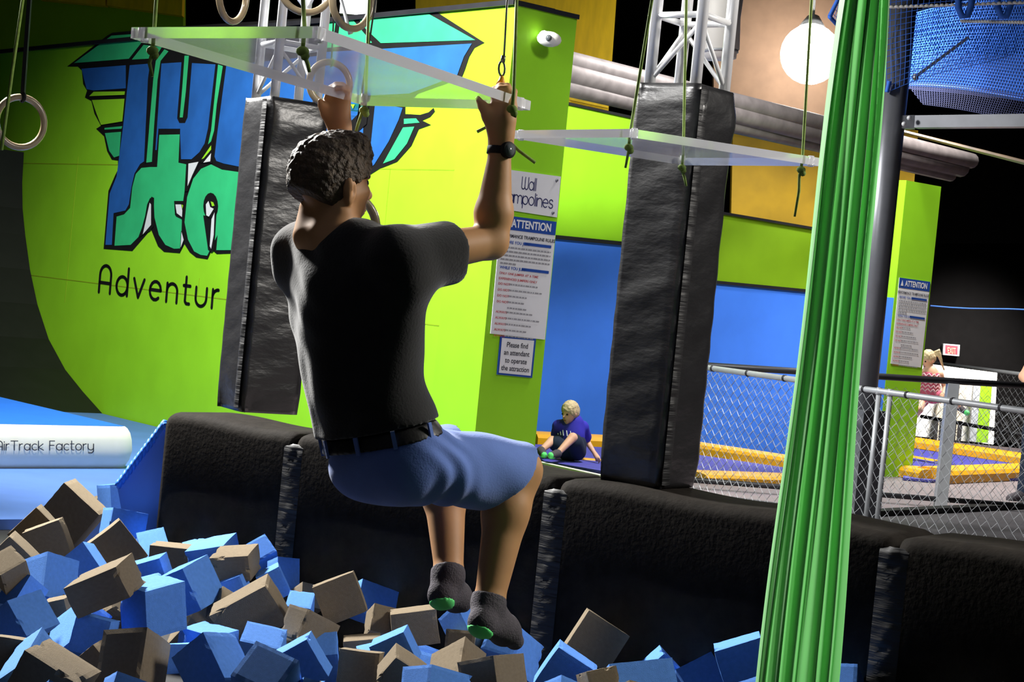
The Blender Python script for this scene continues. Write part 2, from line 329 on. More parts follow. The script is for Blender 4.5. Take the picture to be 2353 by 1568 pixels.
mb = MB(); mb.aabb((-16, -2, 7.2), (18, 46, 7.4)); tag(mb.build('ceiling', M['dark']), kind='structure')
mb = MB(); mb.aabb((-16, 45, -1.6), (18, 45.3, 7.2)); tag(mb.build('wall_back', M['dark']), kind='structure')
mb = MB(); mb.aabb((-16, -2, -1.3), (-15.7, 45, 7.2)); tag(mb.build('wall_left', M['dark']), kind='structure')
mb = MB(); mb.aabb((17.7, -2, -1.3), (18, 45, 7.2)); tag(mb.build('wall_right', M['dark']), kind='structure')
# blue padded floor under the mural, court floor, dark deck beside the fence
fp = [on_z(-220, 1196, ZF), on_z(275, 1192, ZF), V((-1.52, 8.35, ZF)), P0+MN*.02+V((0, 0, ZF)), P0+MN*.02+MD*9+V((0, 0, ZF)), V((-9.5, 11.5, ZF))]
mb = MB(); mb.prism(fp, (0, 0, -.85)); tag(fixn(mb.build('floor_blue_mat', M['matblue'])), kind='structure')
cf = [P0+SD*.02, V((-1.15, 8.05, 0)), V((2.0, 5.75, 0)), V((7, 5.75, 0)), V((15, 14, 0)), V((15, 22.5, 0)), V((5.4, 22.5, 0))]
mb = MB(); mb.prism([V((p.x, p.y, -.03)) for p in cf], (0, 0, -.97)); tag(fixn(mb.build('floor_court', M['floor'])), kind='structure')
dk = [on_z(1600, 1135, -.025), on_z(1990, 1186, -.025), on_z(2420, 1168, -.025), on_z(2480, 1330, -.025), on_z(1600, 1210, -.025)]
mb = MB(); mb.prism(dk, (0, 0, .012)); tag(fixn(mb.build('floor_walkway', M['deck'])), kind='structure')
mb = MB(); mb.bar(on_z(1985, 1182, 0), on_z(2440, 1160, 0), .1, .05); tag(mb.build('trim_1', M['black']), kind='structure')
mb = MB(); mb.bar(on_z(1235, 1063, -.015), on_z(1400, 1099, -.015), .06, .02); tag(mb.build('trim_2', M['white']), kind='structure')
# mural wall and its painting
mb = MB()
def vbox(mb, p, d1, l1, d2, l2, z0, z1, mi=0): mb.prism([V((q.x, q.y, z0)) for q in (p, p+d1*l1, p+d1*l1+d2*l2, p+d2*l2)], (0, 0, z1-z0), mi)
vbox(mb, P0+MD*.5, MD, 9, SD, .3, -.4, ZT)
for py_, px_ in ((390, 1000), (758, 1083)):
    z = mural(px_, py_).z; vbox(mb, P0+MD*.5, MD, 9, MN, .002, z-.004, z+.004, 1)
for px_, y0, y1 in ((897, 388, 560), (760, 560, 760), (459, 640, 682), (180, 360, 700)):
    a, b = mural(px_, y0), mural(px_, y1); vbox(mb, a-MD*.003, MD, .006, MN, .002, b.z, a.z, 1)
wall_mural = tag(fixn(mb.build('wall_mural', [M['lime'], M['seam']])), kind='structure')
mb = MB(); vbox(mb, P0+MN*.03, MD, 9.5, SD, .36, ZT, ZT+.035); tag(fixn(mb.build('trim_3', M['darkrail'])), kind='structure')
art = thing('painted_mural', mural(600, 600), 'huge winged lettering painted in blue, green and black on the lime wall', 'mural')
def paint(name, polys, m, off):
    mb = MB()
    for pl in polys:
        n = len(pl); mb.add([mural(x, y, off) for x, y in pl], [tuple(range(n))])
    o = mb.build(name, m, art); bm = bmesh.new(); bm.from_mesh(o.data); bmesh.ops.triangulate(bm, faces=bm.faces[:], ngon_method='EAR_CLIP'); bm.to_mesh(o.data); bm.free(); return o
EY = [(484+17*math.cos(a*math.pi/8), 474+31*math.sin(a*math.pi/8)) for a in range(16)]
paint('black_outline', [
 [(154, 153), (246, 82), (258, 75), (420, 60), (735, 40), (735, 500), (600, 580), (498, 584), (487, 574), (477, 596), (451, 592), (436, 580), (424, 561), (413, 582), (377, 579), (363, 566), (347, 527), (304, 577), (238, 572), (249, 439), (264, 404), (271, 390), (271, 369), (257, 367), (246, 347), (239, 313), (221, 296), (232, 289), (217, 261), (210, 232), (195, 224), (200, 208), (191, 193), (188, 162), (179, 153)],
 [(735, 40), (998, 24), (1113, 98), (1090, 110), (1078, 130), (1068, 160), (1060, 180), (960, 215), (931, 246), (931, 262), (965, 264), (985, 258), (996, 248), (999, 256), (988, 269), (970, 277), (990, 287), (962, 297), (945, 335), (912, 372), (872, 388), (853, 400), (820, 420), (735, 430)]], M['black'], .004)
paint('green_paint', [
 [(170, 145), (256, 82), (420, 70), (470, 68), (330, 92), (296, 135)], [(303, 137), (330, 103), (372, 108), (356, 134)],
 [(240, 294), (281, 290), (279, 296), (240, 298)], [(241, 306), (278, 303), (274, 358), (262, 362), (251, 347)],
 [(378, 113), (387, 118), (369, 140), (362, 184), (354, 290), (349, 372), (336, 374), (343, 290), (352, 184), (358, 140)],
 [(424, 128), (434, 128), (427, 210), (420, 270), (413, 270), (419, 200)], [(501, 148), (512, 152), (498, 240), (492, 300), (485, 325), (478, 332), (485, 300)],
 [(366, 310), (413, 309), (410, 374), (429, 378), (424, 440), (421, 462), (400, 463), (402, 495), (418, 503), (416, 571), (400, 572), (380, 563), (365, 540), (355, 500), (353, 456), (345, 455), (338, 470), (331, 510), (318, 545), (300, 563), (263, 565), (268, 498), (285, 493), (299, 478), (304, 430), (312, 400), (325, 386), (345, 384), (361, 384)],
 [(485, 378), (510, 390), (580, 400), (580, 575), (497, 575), (500, 540), (476, 588), (461, 586), (446, 578), (432, 551), (424, 511), (430, 453), (444, 411), (462, 388)],
 [(735, 52), (812, 47), (855, 98), (800, 105), (735, 112)], [(826, 46), (985, 32), (1092, 92), (875, 99), (840, 66)],
 [(805, 238), (842, 238), (836, 265), (822, 285), (805, 292)], [(928, 273), (956, 272), (964, 282), (928, 285)], [(926, 293), (952, 291), (935, 330), (906, 366), (880, 376)]], M['art_green'], .008)
paint('blue_paint', [
 [(187, 158), (289, 150), (289, 203), (215, 208), (199, 205), (193, 182)],
 [(298, 150), (345, 146), (340, 180), (331, 371), (322, 377), (309, 399), (302, 430), (296, 470), (288, 484), (261, 490), (257, 563), (242, 563), (252, 445), (268, 405), (283, 290)],
 [(371, 146), (417, 143), (407, 272), (412, 283), (425, 283), (431, 270), (441, 145), (495, 148), (478, 295), (470, 330), (458, 350), (440, 366), (416, 366), (414, 310), (414, 296), (364, 296), (360, 345), (357, 345)],
 [(520, 150), (735, 128), (735, 420), (514, 376), (497, 370), (493, 360), (500, 300)],
 [(880, 112), (1084, 100), (1066, 130), (1050, 174), (940, 215), (740, 225), (740, 120)], [(735, 230), (836, 236), (832, 400), (735, 420)], [(862, 236), (925, 248), (916, 275), (893, 325), (860, 378), (846, 390)]], M['art_blue'], .008)
paint('black_detail', [EY, [(467, 495), (489, 500), (498, 480), (492, 575), (486, 580), (478, 574)], [(400, 462), (421, 462), (420, 505), (404, 497)], [(772, 47), (781, 47), (776, 86), (766, 86)],
 [(348, 452), (354, 455), (353, 520), (345, 530), (320, 545), (338, 480)], [(428, 374), (462, 368), (444, 405), (431, 440), (424, 440)], [(461, 374), (490, 318), (488, 375)], [(416, 530), (424, 552), (413, 580)], [(800, 285), (848, 236), (842, 285), (822, 304), (803, 304)], [(340, 290), (343, 290), (336, 374), (333, 374)]], M['black'], .012)
paint('white_paint', [[(344, 466), (347, 470), (347, 517), (328, 539)], [(403, 470), (416, 470), (419, 484), (418, 499), (406, 490)], [(433, 376), (456, 372), (442, 402), (431, 428)], [(485, 352), (483, 371), (467, 374)], [(417, 533), (422, 551), (415, 569)],
 [(473, 470), (479, 462), (483, 476), (491, 480), (480, 498), (474, 495)], [(486, 504), (493, 488), (491, 540), (485, 572), (482, 566)]], M['art_white'], .016)
paint('lime_paint', [[(205, 221), (215, 211), (287, 210), (286, 218)], [(211, 230), (286, 227), (281, 279), (232, 287), (222, 262)], [(484, 463), (490, 465), (493, 473), (487, 474)], [(417, 470), (421, 472), (419, 480)], [(485, 334), (485, 344), (468, 364), (463, 366)], [(806, 240), (815, 240), (811, 250)]], M['lime'], .016)
mb = MB(); strokes(mb, 'Adventur', lambda x, y: mural(227+x*42+y*5, 671+x*42*.141-y*62, .004), .12, .33)
tag(mb.build('painted_word', M['black'], art), 'thin black rounded lettering below the wings')
# column at the end of the mural wall, security camera, signs
mb = MB(); vbox(mb, P0, SD, COLW, MD, .5, -.2, ZT); vbox(mb, P0-SD*.01+SN*.012, SD, COLW+.02, MD, .52, ZT, ZT+.03, 1)
column = tag(fixn(mb.build('column', [M['lime'], M['darkrail']])), 'lime green square column with signs at the right end of the mural wall', 'column')
sc = thing('security_camera', signp(1262, 88), 'white security camera high on the signed lime column', 'camera')
p = signp(1262, 90, .09); mb = MB(); mb.ball(p, (.085, .05, .052), 16, 0, (SD*.9+SN*.43, SN*.9-SD*.43, Z)); mb.build('camera_body', M['white'], sc, True)
mb = MB(); mb.tube([signp(1250, 82, 0), signp(1250, 82, .09)], .035, 12); mb.build('mounting_arm', M['white'], sc, True)
mb = MB(); mb.ball(p+SN*.035-SD*.035, .022, 10); mb.build('lens', M['lens'], sc, True)
def sheet(name, c, mt, label, cat, off=.004, th=.004, plane=signp, n=SN):
    r = thing(name, plane(sum(x for x, y in c)/4, sum(y for x, y in c)/4), label, cat)
    mb = MB(); mb.prism([plane(x, y, off+th) for x, y in c], -n*th); fixn(mb.build('board', mt, r)); return r
def bil(c, plane, off):
    (x0, y0), (x1, y1), (x2, y2), (x3, y3) = c   # tl tr br bl, u right, v down
    return lambda u, v: plane((x0*(1-u)+x1*u)*(1-v)+(x3*(1-u)+x2*u)*v, (y0*(1-u)+y1*u)*(1-v)+(y3*(1-u)+y2*u)*v, off)
c1 = [(1139, 386), (1289, 406), (1280, 500), (1131, 477)]
s1 = sheet('sign_board', c1, M['sign'], 'white sign reading Wall Trampolines, topmost on the lime column', 'sign'); g = bil(c1, signp, .0095)
mb = MB(); strokes(mb, 'Wall', lambda x, y: g(.42+x*.115, .43-y*.3), .09, .12); strokes(mb, 'Trampolines', lambda x, y: g(.07+x*.132, .80-y*.3), .09, .1); mb.build('lettering', M['ink'], s1)
for i, (u, v) in enumerate(((.94, .1), (.93, .9), (.05, .1), (.05, .9))):
    mb = MB(); mb.ball(g(u, v), .012, 8); mb.build('screw', M['steel'], s1, True)
RULES = [('PERFORMANCE TRAMPOLINE RULES', .5, 'n'), ('BEFORE YOU JUMP', .0, 'b'), (5, 0, 'g'), ('WHILE YOU JUMP', .0, 'b'), ('ONLY ONE JUMPER AT A TIME', 0, 'r'), ('EXPERIENCED JUMPERS ONLY', 0, 'r'), ('DO NOT', 0, 'r'), ('DO NOT', 0, 'r'), ('DO NOT', 0, 'r'), ('DO NOT', 0, 'r'), (1, 0, 'i'), ('ALWAYS', 0, 'r'), ('ALWAYS', 0, 'r'), ('ALWAYS', 0, 'r'), ('ALWAYS', 0, 'r'), ('ALWAYS', 0, 'r')]
def rules_board(c, plane, n, label, tri=False):
    s = sheet('sign_board', c, M['sign'], label, 'sign', plane=plane, n=n)
    h = bil(c, plane, .010); h2 = bil(c, plane, .0125); h3 = bil(c, plane, .014)
    mb = MB(); mb.add([h(0, 0), h(1, 0), h(1, .115), h(0, .115)], [(0, 1, 2, 3)]); mb.build('blue_header', M['signblue'], s)
    mb = MB(); text_mesh(mb, 'ATTENTION', lambda x, y: h2(.56+x*.112, .088-y*.092), 1, 'CENTER', bold=.03, sx=1.14)
    if tri: mb.add([h2(.06, .09), h2(.15, .09), h2(.105, .02)], [(0, 1, 2)])
    mb.build('lettering', M['sign'], s)
    mbs = {k: MB() for k in 'nbrg'}; y = .165
    for tx, al, k in RULES:
        if isinstance(tx, int):
            for i in range(tx):
                u = .26 if k == 'i' else .06; w = 0
                while u < (.62 if k == 'i' else (.95 if i < 4 else .35)):
                    w = .03+.05*rng.random(); mbs['g'].add([h2(u, y-.006), h2(min(.95, u+w), y-.006), h2(min(.95, u+w), y+.006), h2(u, y+.006)], [(0, 1, 2, 3)]); u += w+.012
                y += .034 if tx > 1 else .036
            continue
        sz = {'n': .05, 'b': .044, 'r': .034}[k]; wd = {'n': .043, 'b': .042, 'r': .036}[k]
        text_mesh(mbs[k], tx, lambda x, yy, y=y: h2((.5 if al else .06)+x*wd*1.45, y+.013-yy*sz*.78), 1, 'CENTER' if al else 'LEFT', bold=.02)
        if k == 'b': mbs['b'].add([h2(.46, y-.012), h2(.95, y-.012), h2(.95, y+.012), h2(.46, y+.012)], [(0, 1, 2, 3)])
        if tx in ('DO NOT', 'ALWAYS'):
            u = .26 if tx == 'DO NOT' else .25; e = .5+.4*rng.random()
            while u < e:
                w = .02+.05*rng.random(); mbs['g'].add([h2(u, y-.005), h2(u+w, y-.005), h2(u+w, y+.006), h2(u, y+.006)], [(0, 1, 2, 3)]); u += w+.012
        y += {'n': .052, 'b': .046, 'r': .05}[k] if tx in ('DO NOT', 'ALWAYS') or k != 'r' else .045
    for k, nm, m in (('n', 'heading', 'navy'), ('b', 'blue_heading', 'signblue'), ('r', 'red_lines', 'red'), ('g', 'fine_print', 'grey_ink')): mbs[k].build(nm, M[m], s)
    return s
rules_board([(1152, 494), (1279, 510), (1252, 781), (1127, 767)], signp, SN, 'tall white ATTENTION rules sign on the near lime column, under the Wall Trampolines sign')
c3 = [(1150, 772), (1232, 779), (1223, 869), (1142, 861)]
s3 = sheet('sign_board', c3, M['signblue'], 'small blue-bordered sign asking to find an attendant, below the rules sign', 'sign'); g3 = bil(c3, signp, .0095); g4 = bil(c3, signp, .012)
mb = MB(); mb.add([g3(.05, .05), g3(.95, .05), g3(.95, .95), g3(.05, .95)], [(0, 1, 2, 3)]); mb.build('white_panel', M['sign'], s3)
mb = MB()
for i, tx in enumerate(('Please find', 'an attendant', 'to operate', 'the attraction')): text_mesh(mb, tx, lambda x, y, i=i: g4(.5+x*.165, .27+i*.2-y*.185), 1, 'CENTER', bold=.012, sx=.86)
mb.build('lettering', M['navy'], s3)
# concave black ramp against the mural wall
pr = [(55, 350), (51, 420), (52, 480), (58, 540), (69, 620), (86, 700), (112, 780), (150, 850), (190, 900), (236, 940)]
rp = [mural(x, y, .01) for x, y in pr]; zr = rp[0].z; rp[-1].z = ZF
left = P0+MD*9; pts = rp+[V((left.x, left.y, ZF)), V((left.x, left.y, zr))]
mb = MB(); mb.prism(pts, MN*2.4); tag(fixn(mb.build('warped_ramp', M['black'])), 'curved black quarter-pipe ramp at the left end of the mural wall', 'ramp')
# back walls of the trampoline court
BP = at(1380, 600, 17.0)
def backp(x, y, off=0): return on_plane(x, y, BP+SN*off, SN)
def bwall(name, pts, m, off=0): return tag(slab_px(name, pts, BP, SN, .2, m, off=off), kind='structure')
bwall('wall_court_lime', [(1225, 221), (1560, 294), (1560, 571), (1225, 538)], M['lime'])
bwall('wall_court_blue', [(1225, 538), (1560, 571), (1560, 1035), (1225, 1010)], M['blue'])
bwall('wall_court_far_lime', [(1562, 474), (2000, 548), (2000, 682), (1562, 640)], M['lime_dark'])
bwall('wall_court_far_blue', [(1562, 640), (2000, 682), (2000, 1090), (1562, 1035)], M['blue'])
bwall('trim_4', [(1225, 535), (1560, 568), (1560, 577), (1225, 544)], M['darkrail'], .02)
bwall('trim_5', [(1562, 637), (2000, 679), (2000, 686), (1562, 644)], M['darkrail'], .02)
bwall('trim_6', [(1562, 470), (2000, 544), (2000, 550), (1562, 476)], M['darkrail'], .02)
bwall('trim_7', [(1225, 217), (1560, 290), (1560, 296), (1225, 223)], M['darkrail'], .02)
NF = V((0, -1, 0))
def fwall(name, pts, t, m, kind='structure', th=.15): return tag(slab_px(name, pts, at(1176, 600, t), NF, th, m), kind=kind)
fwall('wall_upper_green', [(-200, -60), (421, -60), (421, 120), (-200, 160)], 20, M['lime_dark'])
fwall('wall_yellow', [(955, -80), (1422, -80), (1398, 260), (955, 260)], 20.5, M['yellow'])
fwall('wall_upper_yellow', [(90, -40), (242, -40), (242, 13), (90, -2)], 19.7, M['yellow'])
fwall('wall_upper_yellow_strip', [(246, -40), (420, -40), (418, 36), (246, 12)], 19.7, M['yellow'])
fwall('wall_far_yellow', [(1685, 262), (2110, 300), (2090, 560), (1680, 505)], 21, M['yellow_far'])
fwall('wall_brown', [(1640, -120), (2030, -120), (2030, 320), (1640, 262)], 20.4, M['brown'])
for i, (y0, y1) in enumerate(((178, 196), (206, 222), (231, 246))):
    mb = MB(); mb.bar(at(1300, y0-10, 20.2), at(1398, y1-4, 20.2), .05, .07); tag(mb.build('trim_%d' % (8+i), M['yellow']), kind='structure')
# far lime and blue column with a rules sign
fc = at(2064, 600, 15.9); FC0 = V((fc.x, fc.y, 0))
def fcs(x, y, off=0): return on_plane(x, y, fc+SN*off, SN)
FW_ = (fcs(2141, 640)-fc).dot(SD); zt2 = fcs(2075, 413).z; zb2 = on_plane(2045, 684, fc, MN).z
mb = MB(); vbox(mb, FC0, SD, FW_, MD, .42, -.03, zt2); vbox(mb, FC0+MN*.003+MD*.004, SD, .01, MD, .412, -.03, zb2, 1)
tag(fixn(mb.build('column', [M['lime'], M['blue']])), 'far lime column with a blue lower left side, right of the steel pole', 'column')
rules_board([(2067, 638), (2138, 648), (2116, 845), (2047, 836)], fcs, SN, 'small distant ATTENTION rules sign on the far lime column', True)
# long grey roof beam
bm_ = thing('ceiling_beam', at(1760, 270, 16.5), 'long grey beam of stacked pipes running along the top of the court', 'beam')
for dy, r, m in ((-22, .085, 'beam'), (8, .1, 'beam'), (38, .07, 'beam')):
    mb = MB(); mb.tube([at(1290, 160+dy, 14), at(2215-dy*.8, 382+dy*.55, 20)], r, 12); mb.build('pipe', M[m], bm_, True)
# lamp
lt = thing('flood_lamp', at(1862, 125, 19.5), 'glaring white hall lamp above the far wall', 'lamp')
mb = MB(); mb.ball(at(1862, 125, 19.5), .32, 24); mb.build('glowing_globe', emis('lamp_glow', (255, 248, 240), 19), lt, True)
mb = MB(); mb.tube([at(1866, 70, 19.5), at(1869, 40, 19.55)], [.16, .07], 14); mb.tube([at(1869, 40, 19.55), at(1880, -140, 19.6)], .015, 6); mb.build('lamp_housing', M['galv'], lt, True)
# thin light cable; slanting beam edge whose gold light is in the tube's colour
mb = MB(); mb.tube([at(2138+i*45, 703+i*2.2+2*math.sin(i), 21) for i in range(7)], .008, 5); tag(mb.build('cable', M['netblue']), 'thin pale blue cable strung across the dark wall', 'cable')
mb = MB(); mb.tube([at(2078, 303, 16), at(2400, 385, 12)], .018, 6); tag(mb.build('lit_beam_edge', M['gold_lit']), 'thin slanting beam edge under the steel beam, its gold light painted on', 'pipe')
# lobby beyond
def lob(name, pts, t, m, parent, th=.1): return slab_px(name, pts, at(2200, 900, t), NF, th, m, parent)
fwall('wall_lobby', [(2030, 560), (2600, 560), (2600, 1045), (2030, 990)], 34.25, M['void'])
kb = thing('lobby_wall', at(2190, 1010, 34), 'bright white far wall with a beige door and a green strip', 'wall')
lob('white_panel', [(2080, 826), (2292, 849), (2283, 1022), (2080, 1000)], 34, M['white'], kb)
d = lob('door', [(2168, 868), (2226, 874), (2212, 968), (2150, 962)], 33.8, M['beige'], kb)
mb = MB(); text_mesh(mb, 'B', lambda x, y: at(2180+x*18, 962-y*22, 33.75), 1); mb.build('door_letter', M['black'], d)
lob('barred_gate', [(2150, 964), (2212, 969), (2208, 1016), (2145, 1010)], 33.8, M['dark'], kb)
for i in range(4):
    mb = MB(); mb.bar(at(2158+i*14, 966, 33.6), at(2154+i*14, 1012, 33.6), .02, .02); mb.build('gate_bar', M['beige'], kb)
lob('grey_side', [(2238, 876), (2254, 878), (2243, 1016), (2228, 1014)], 33.7, M['galv'], kb)
lob('green_strip', [(2254, 880), (2280, 883), (2270, 1018), (2243, 1016)], 33.7, M['lime_dark'], kb)
ex = thing('exit_sign', at(2187, 805, 34.1), 'small glowing red EXIT sign on the dark far wall', 'sign')
lob('sign_case', [(2168, 790), (2206, 793), (2204, 819), (2167, 816)], 34.15, M['galv'], ex, .12)
lob('lit_face', [(2173, 793), (2201, 796), (2200, 816), (2172, 813)], 34.0, emis('exit_red', (255, 40, 50), .7), ex, .02)
mb = MB(); text_mesh(mb, 'EXIT', lambda x, y: at(2187+x*9.5-.6*y, 813-y*20+x*.9, 33.96), 1, 'CENTER'); mb.build('lettering', emis('exit_glow', (255, 130, 90), 1.3), ex)
# ================================================================== padded barrier, pillars, trusses
ZP = .6
L0 = on_z(380, 945, ZP); L1 = on_z(2353, 1275, ZP); LD = (L1-L0).normalized(); LN = V((LD.y, -LD.x, 0)).normalized()
if LN.y > 0: LN = -LN
def on_line(px):   # distance along the barrier's front edge that a pixel column meets
    best = None
    for i in range(1400):
        s = -.3+i*.005; q = L0+LD*s-CAM; x = q.dot(RT)/q.dot(FW)*F+IW/2
        if best is None or abs(x-px) < best[0]: best = (abs(x-px), s)
    return best[1]
def rounded_profile(w, z0, z1, r):
    pts = [(0, z0)]
    for i in range(6): a = math.pi/2*i/5; pts.append((r-r*math.cos(a), z1-r+r*math.sin(a)))
    for i in range(6): a = math.pi/2*i/5; pts.append((w-r+r*math.sin(a), z1-r+r*math.cos(a)))
    return pts+[(w, z0)]
cuts = [0, on_line(680), on_line(1283), on_line(2062), on_line(2062)+1.5]
LB = ['short black padded barrier panel at the far left end of the pit', 'black padded barrier panel between the left pillar and the seam under the man', 'black padded barrier panel under the right padded pillar', 'black padded barrier panel at the lower right corner, right of the green silk']
for i in range(4):
    a, b = cuts[i]+.012, cuts[i+1]-.012; t = thing('padded_barrier', L0+LD*((a+b)/2)-V((0, 0, 1.0)), LB[i], 'padded barrier', 'black padded barrier panels along the pit')
    mb = MB(); prof = rounded_profile(.36, -.4, ZP, .05); n = 40; vs = []
    for k in range(n+1):
        u = k/n; s = a+(b-a)*u; puff = .01*math.sin(math.pi*u)**.4; edge = max(0, 1-min(u, 1-u)*(b-a)/.05); drop = .012*edge**2
        for w, z in prof: vs.append(V((L0.x, L0.y, 0))+LD*s-LN*(w-puff*(1 if w < .18 else -1))+Z*(z-(drop if z > .3 else 0)+.006*math.sin(s*9)*(z > .5)))
    m = len(prof); fs = [(k*m+j, k*m+(j+1) % m, (k+1)*m+(j+1) % m, (k+1)*m+j) for k in range(n) for j in range(m)]
    fs += [tuple(range(m)), tuple(range((n+1)*m-1, n*m-1, -1))]
    mb.add(vs, fs); fixn(mb.build('pad', M['pad'], t, True))
    if i: # wrinkled strip over the seam on the left side of this panel
        mb = MB(); vs = []; n = 90
        for k in range(n+1):
            z = -.38+(ZP+.335)*k/n; bz = max(0, z-(ZP-.06)); back = bz*.8
            for j in range(7):
                x = cuts[i]-.05+.1*j/6; wr = .004*math.sin(z*110+2.5*math.sin(j*1.1+z*23)+3*math.sin(z*7))*math.sin(math.pi*j/6)*(.4+.6*math.sin(z*9)**2)+.005*math.sin(math.pi*j/6)
                vs.append(V((L0.x, L0.y, 0))+LD*x+LN*(.007+wr-back)+Z*(z if z < ZP-.02 else ZP-.02+min(.03, (z-ZP+.02)*.3)))
        mb.add(vs, [(k*7+j, k*7+j+1, (k+1)*7+j+1, (k+1)*7+j) for k in range(n) for j in range(6)]); mb.build('seam_strip', M['velcro'], t, True)
def pillar(px, py, wl, wr, ztop, label, label_t, ridge):
    C = on_z(px, py, ZP); t = (C-CAM).dot(FW); sc = t/F; w = math.hypot(wl, wr)*sc
    dl = V((-wl*sc/w, wr*sc/w, 0)); dr = V((wr*sc/w, wl*sc/w, 0))
    root = thing('padded_pillar', V((C.x, C.y, ZP))+(dl+dr)*w/2, label, 'padded pillar')
    mb = MB(); vs = []; n = 70; m = 0; per = 10
    def wrinkle(z, u, s): return .0035*math.sin(z*16+s*2+1.8*math.sin(u*2.2+z*3))*math.sin(math.pi*u)*math.sin(z*5+s)**2+.0015*math.sin(z*41+5*u+s+2*math.sin(z*6))+(.012*math.exp(-((z-ztop+.1)/.08)**2) if s == 0 else 0)
    cs = [C+dr*w, C, C+dl*w, C+dl*w+dr*w]
    for k in range(n+1):
        z = ZP+.004+(ztop-ZP)*k/n; f = k/n; inset = .012*max(0, 1-f*14)+.01*max(0, 1-(1-f)*20)
        for s in range(4):
            a, b = cs[s], cs[(s+1) % 4]; e = (b-a).normalized(); nn = V((e.y, -e.x, 0)); mid = C+(dl+dr)*w/2
            if nn.dot((a+b)/2-mid) < 0: nn = -nn
            for j in range(per):
                u = (j+.0)/per; q = a+(b-a)*u; r = min(u, 1-u)*w; rd = .02; rnd = -(rd-r if r < rd else 0)*.6
                q = q+nn*(rnd+wrinkle(z, u, s)*(1 if s < 3 else 0)-inset)
                vs.append(V((q.x, q.y, z)))
    m = per*4; fs = [(k*m+j, k*m+(j+1) % m, (k+1)*m+(j+1) % m, (k+1)*m+j) for k in range(n) for j in range(m)]+[tuple(range(m)), tuple(range((n+1)*m-1, n*m-1, -1))]
    mb.add(vs, fs); fixn(mb.build('vinyl_cover', M['vinyl'], root, True))
    # folded closing flap beside the near corner
    mb = MB(); vs = []; n = 120; d, nn = (dl, None) if ridge == 'l' else (dr, None)
    nn = -dr if ridge == 'l' else -dl
    for k in range(n+1):
        z = ZP+.02+(ztop-ZP-.03)*k/n
        for j in range(5):
            u = .012+.05*j/4; vs.append(V((C.x, C.y, z))+d*u+nn*(.006+.0035*math.sin(z*75+j*1.3+2*math.sin(z*9))*math.sin(math.pi*j/4)*(.4+.6*math.sin(z*5)**2)+.006*math.sin(math.pi*j/4)))
    mb.add(vs, [(k*5+j, k*5+j+1, (k+1)*5+j+1, (k+1)*5+j) for k in range(n) for j in range(4)]); mb.build('closing_flap', M['velcro'], root, True)
    # aluminium truss rising out of the cover
    mid = V((C.x, C.y, 0))+(dl+dr)*w/2; g = w*.36; zt = ztop+1.6
    tr = thing('aluminium_truss', mid+Z*ztop, label_t, 'truss'); cor = [mid-dl*g-dr*g, mid+dl*g-dr*g, mid+dl*g+dr*g, mid-dl*g+dr*g]
    for c in cor:
        mb = MB(); mb.tube([c+Z*(ztop+.002), c+Z*zt], .021, 14); mb.build('chord', M['alu'], tr, True)
    for s in range(4):
        a, b = cor[s], cor[(s+1) % 4]
        for k in range(4):
            z0 = ztop+.015+k*.42; p, q = (a, b) if (k+s) % 2 else (b, a)
            mb = MB(); mb.tube([p+Z*z0, q+Z*(z0+.21)], .0085, 8); mb.build('brace', M['alu'], tr, True)
            mb = MB(); mb.tube([a+Z*(z0+.235), b+Z*(z0+.235)], .012, 8); mb.build('rung', M['alu'], tr, True)
    return C, dl, dr, w, mid
pillar(551, 950, 78, 128, 1.995, 'tall shiny black vinyl padded pillar left of the hanging man', 'aluminium box truss rising above the left padded pillar', 'l')
pillar(1512, 1128, 140, 108, 2.03, 'tall black vinyl padded pillar right of the hanging man', 'aluminium box truss rising above the right padded pillar', 'r')
# pale drum behind the right truss, sheet behind the rings
dr_ = thing('hanging_duct', at(1650, 140, 9.0), 'pale grey round duct seen through the right truss', 'duct')
mb = MB(); mb.tube([at(1652, 135, 9), at(1652, 118, 9), at(1653, 112, 9), at(1655, 40, 9), at(1660, -60, 9.05)], [.085, .09, .1, .1, .12], 24); mb.build('duct_body', M['white'], dr_, True)
mb = MB(); mb.tube([at(1652, 122, 9), at(1652, 117, 9)], .096, 24); mb.build('duct_band', M['galv'], dr_, True)
mb = MB(); mb.aabb(at(780, 30, 14.5), at(872, -60, 14.6)); tag(mb.build('grey_panel', M['galv']), 'grey sheet panel above the mural behind the rings', 'panel')
# ================================================================== clear boards on cords
def cord(mb, pts, r=.0045): mb.tube(pts, r, 7)
def board(px4, z, th, label, group, cords):
    cs = [on_z(x, y, z) for x, y in px4]; mid = sum(cs, V())/4
    root = thing('clear_board', mid, label, 'hanging board', group)
    top = [c+Z*th for c in cs]
    mb = MB(); mb.add(cs+top, [(3, 2, 1, 0), (4, 5, 6, 7)], 0); mb.add(cs+top, [(0, 1, 5, 4), (1, 2, 6, 5), (2, 3, 7, 6), (3, 0, 4, 7)], 1)
    fixn(mb.build('acrylic_slab', [M['clear'], M['clear_edge']], root))
    for c in cs:   # small bright bolt sleeve near each corner
        q = c+(mid-c)*.06; mb = MB(); mb.tube([q-Z*.004, q+Z*(th+.004)], .009, 12); mb.build('cord_hole', M['clear_edge'], root, True)
    return root, cs, mid
b1, c1_, m1 = board([(300, 88), (728, 88), (1218, 254), (838, 243)], 1.705, .024, 'large clear acrylic board the man hangs from', 'clear boards hung on green cords', None)
b2, c2_, m2 = board([(1176, 318), (1452, 316), (1884, 382), (1570, 380)], 1.70, .024, 'smaller clear acrylic board hanging empty before the right pillar', 'clear boards hung on green cords', None)
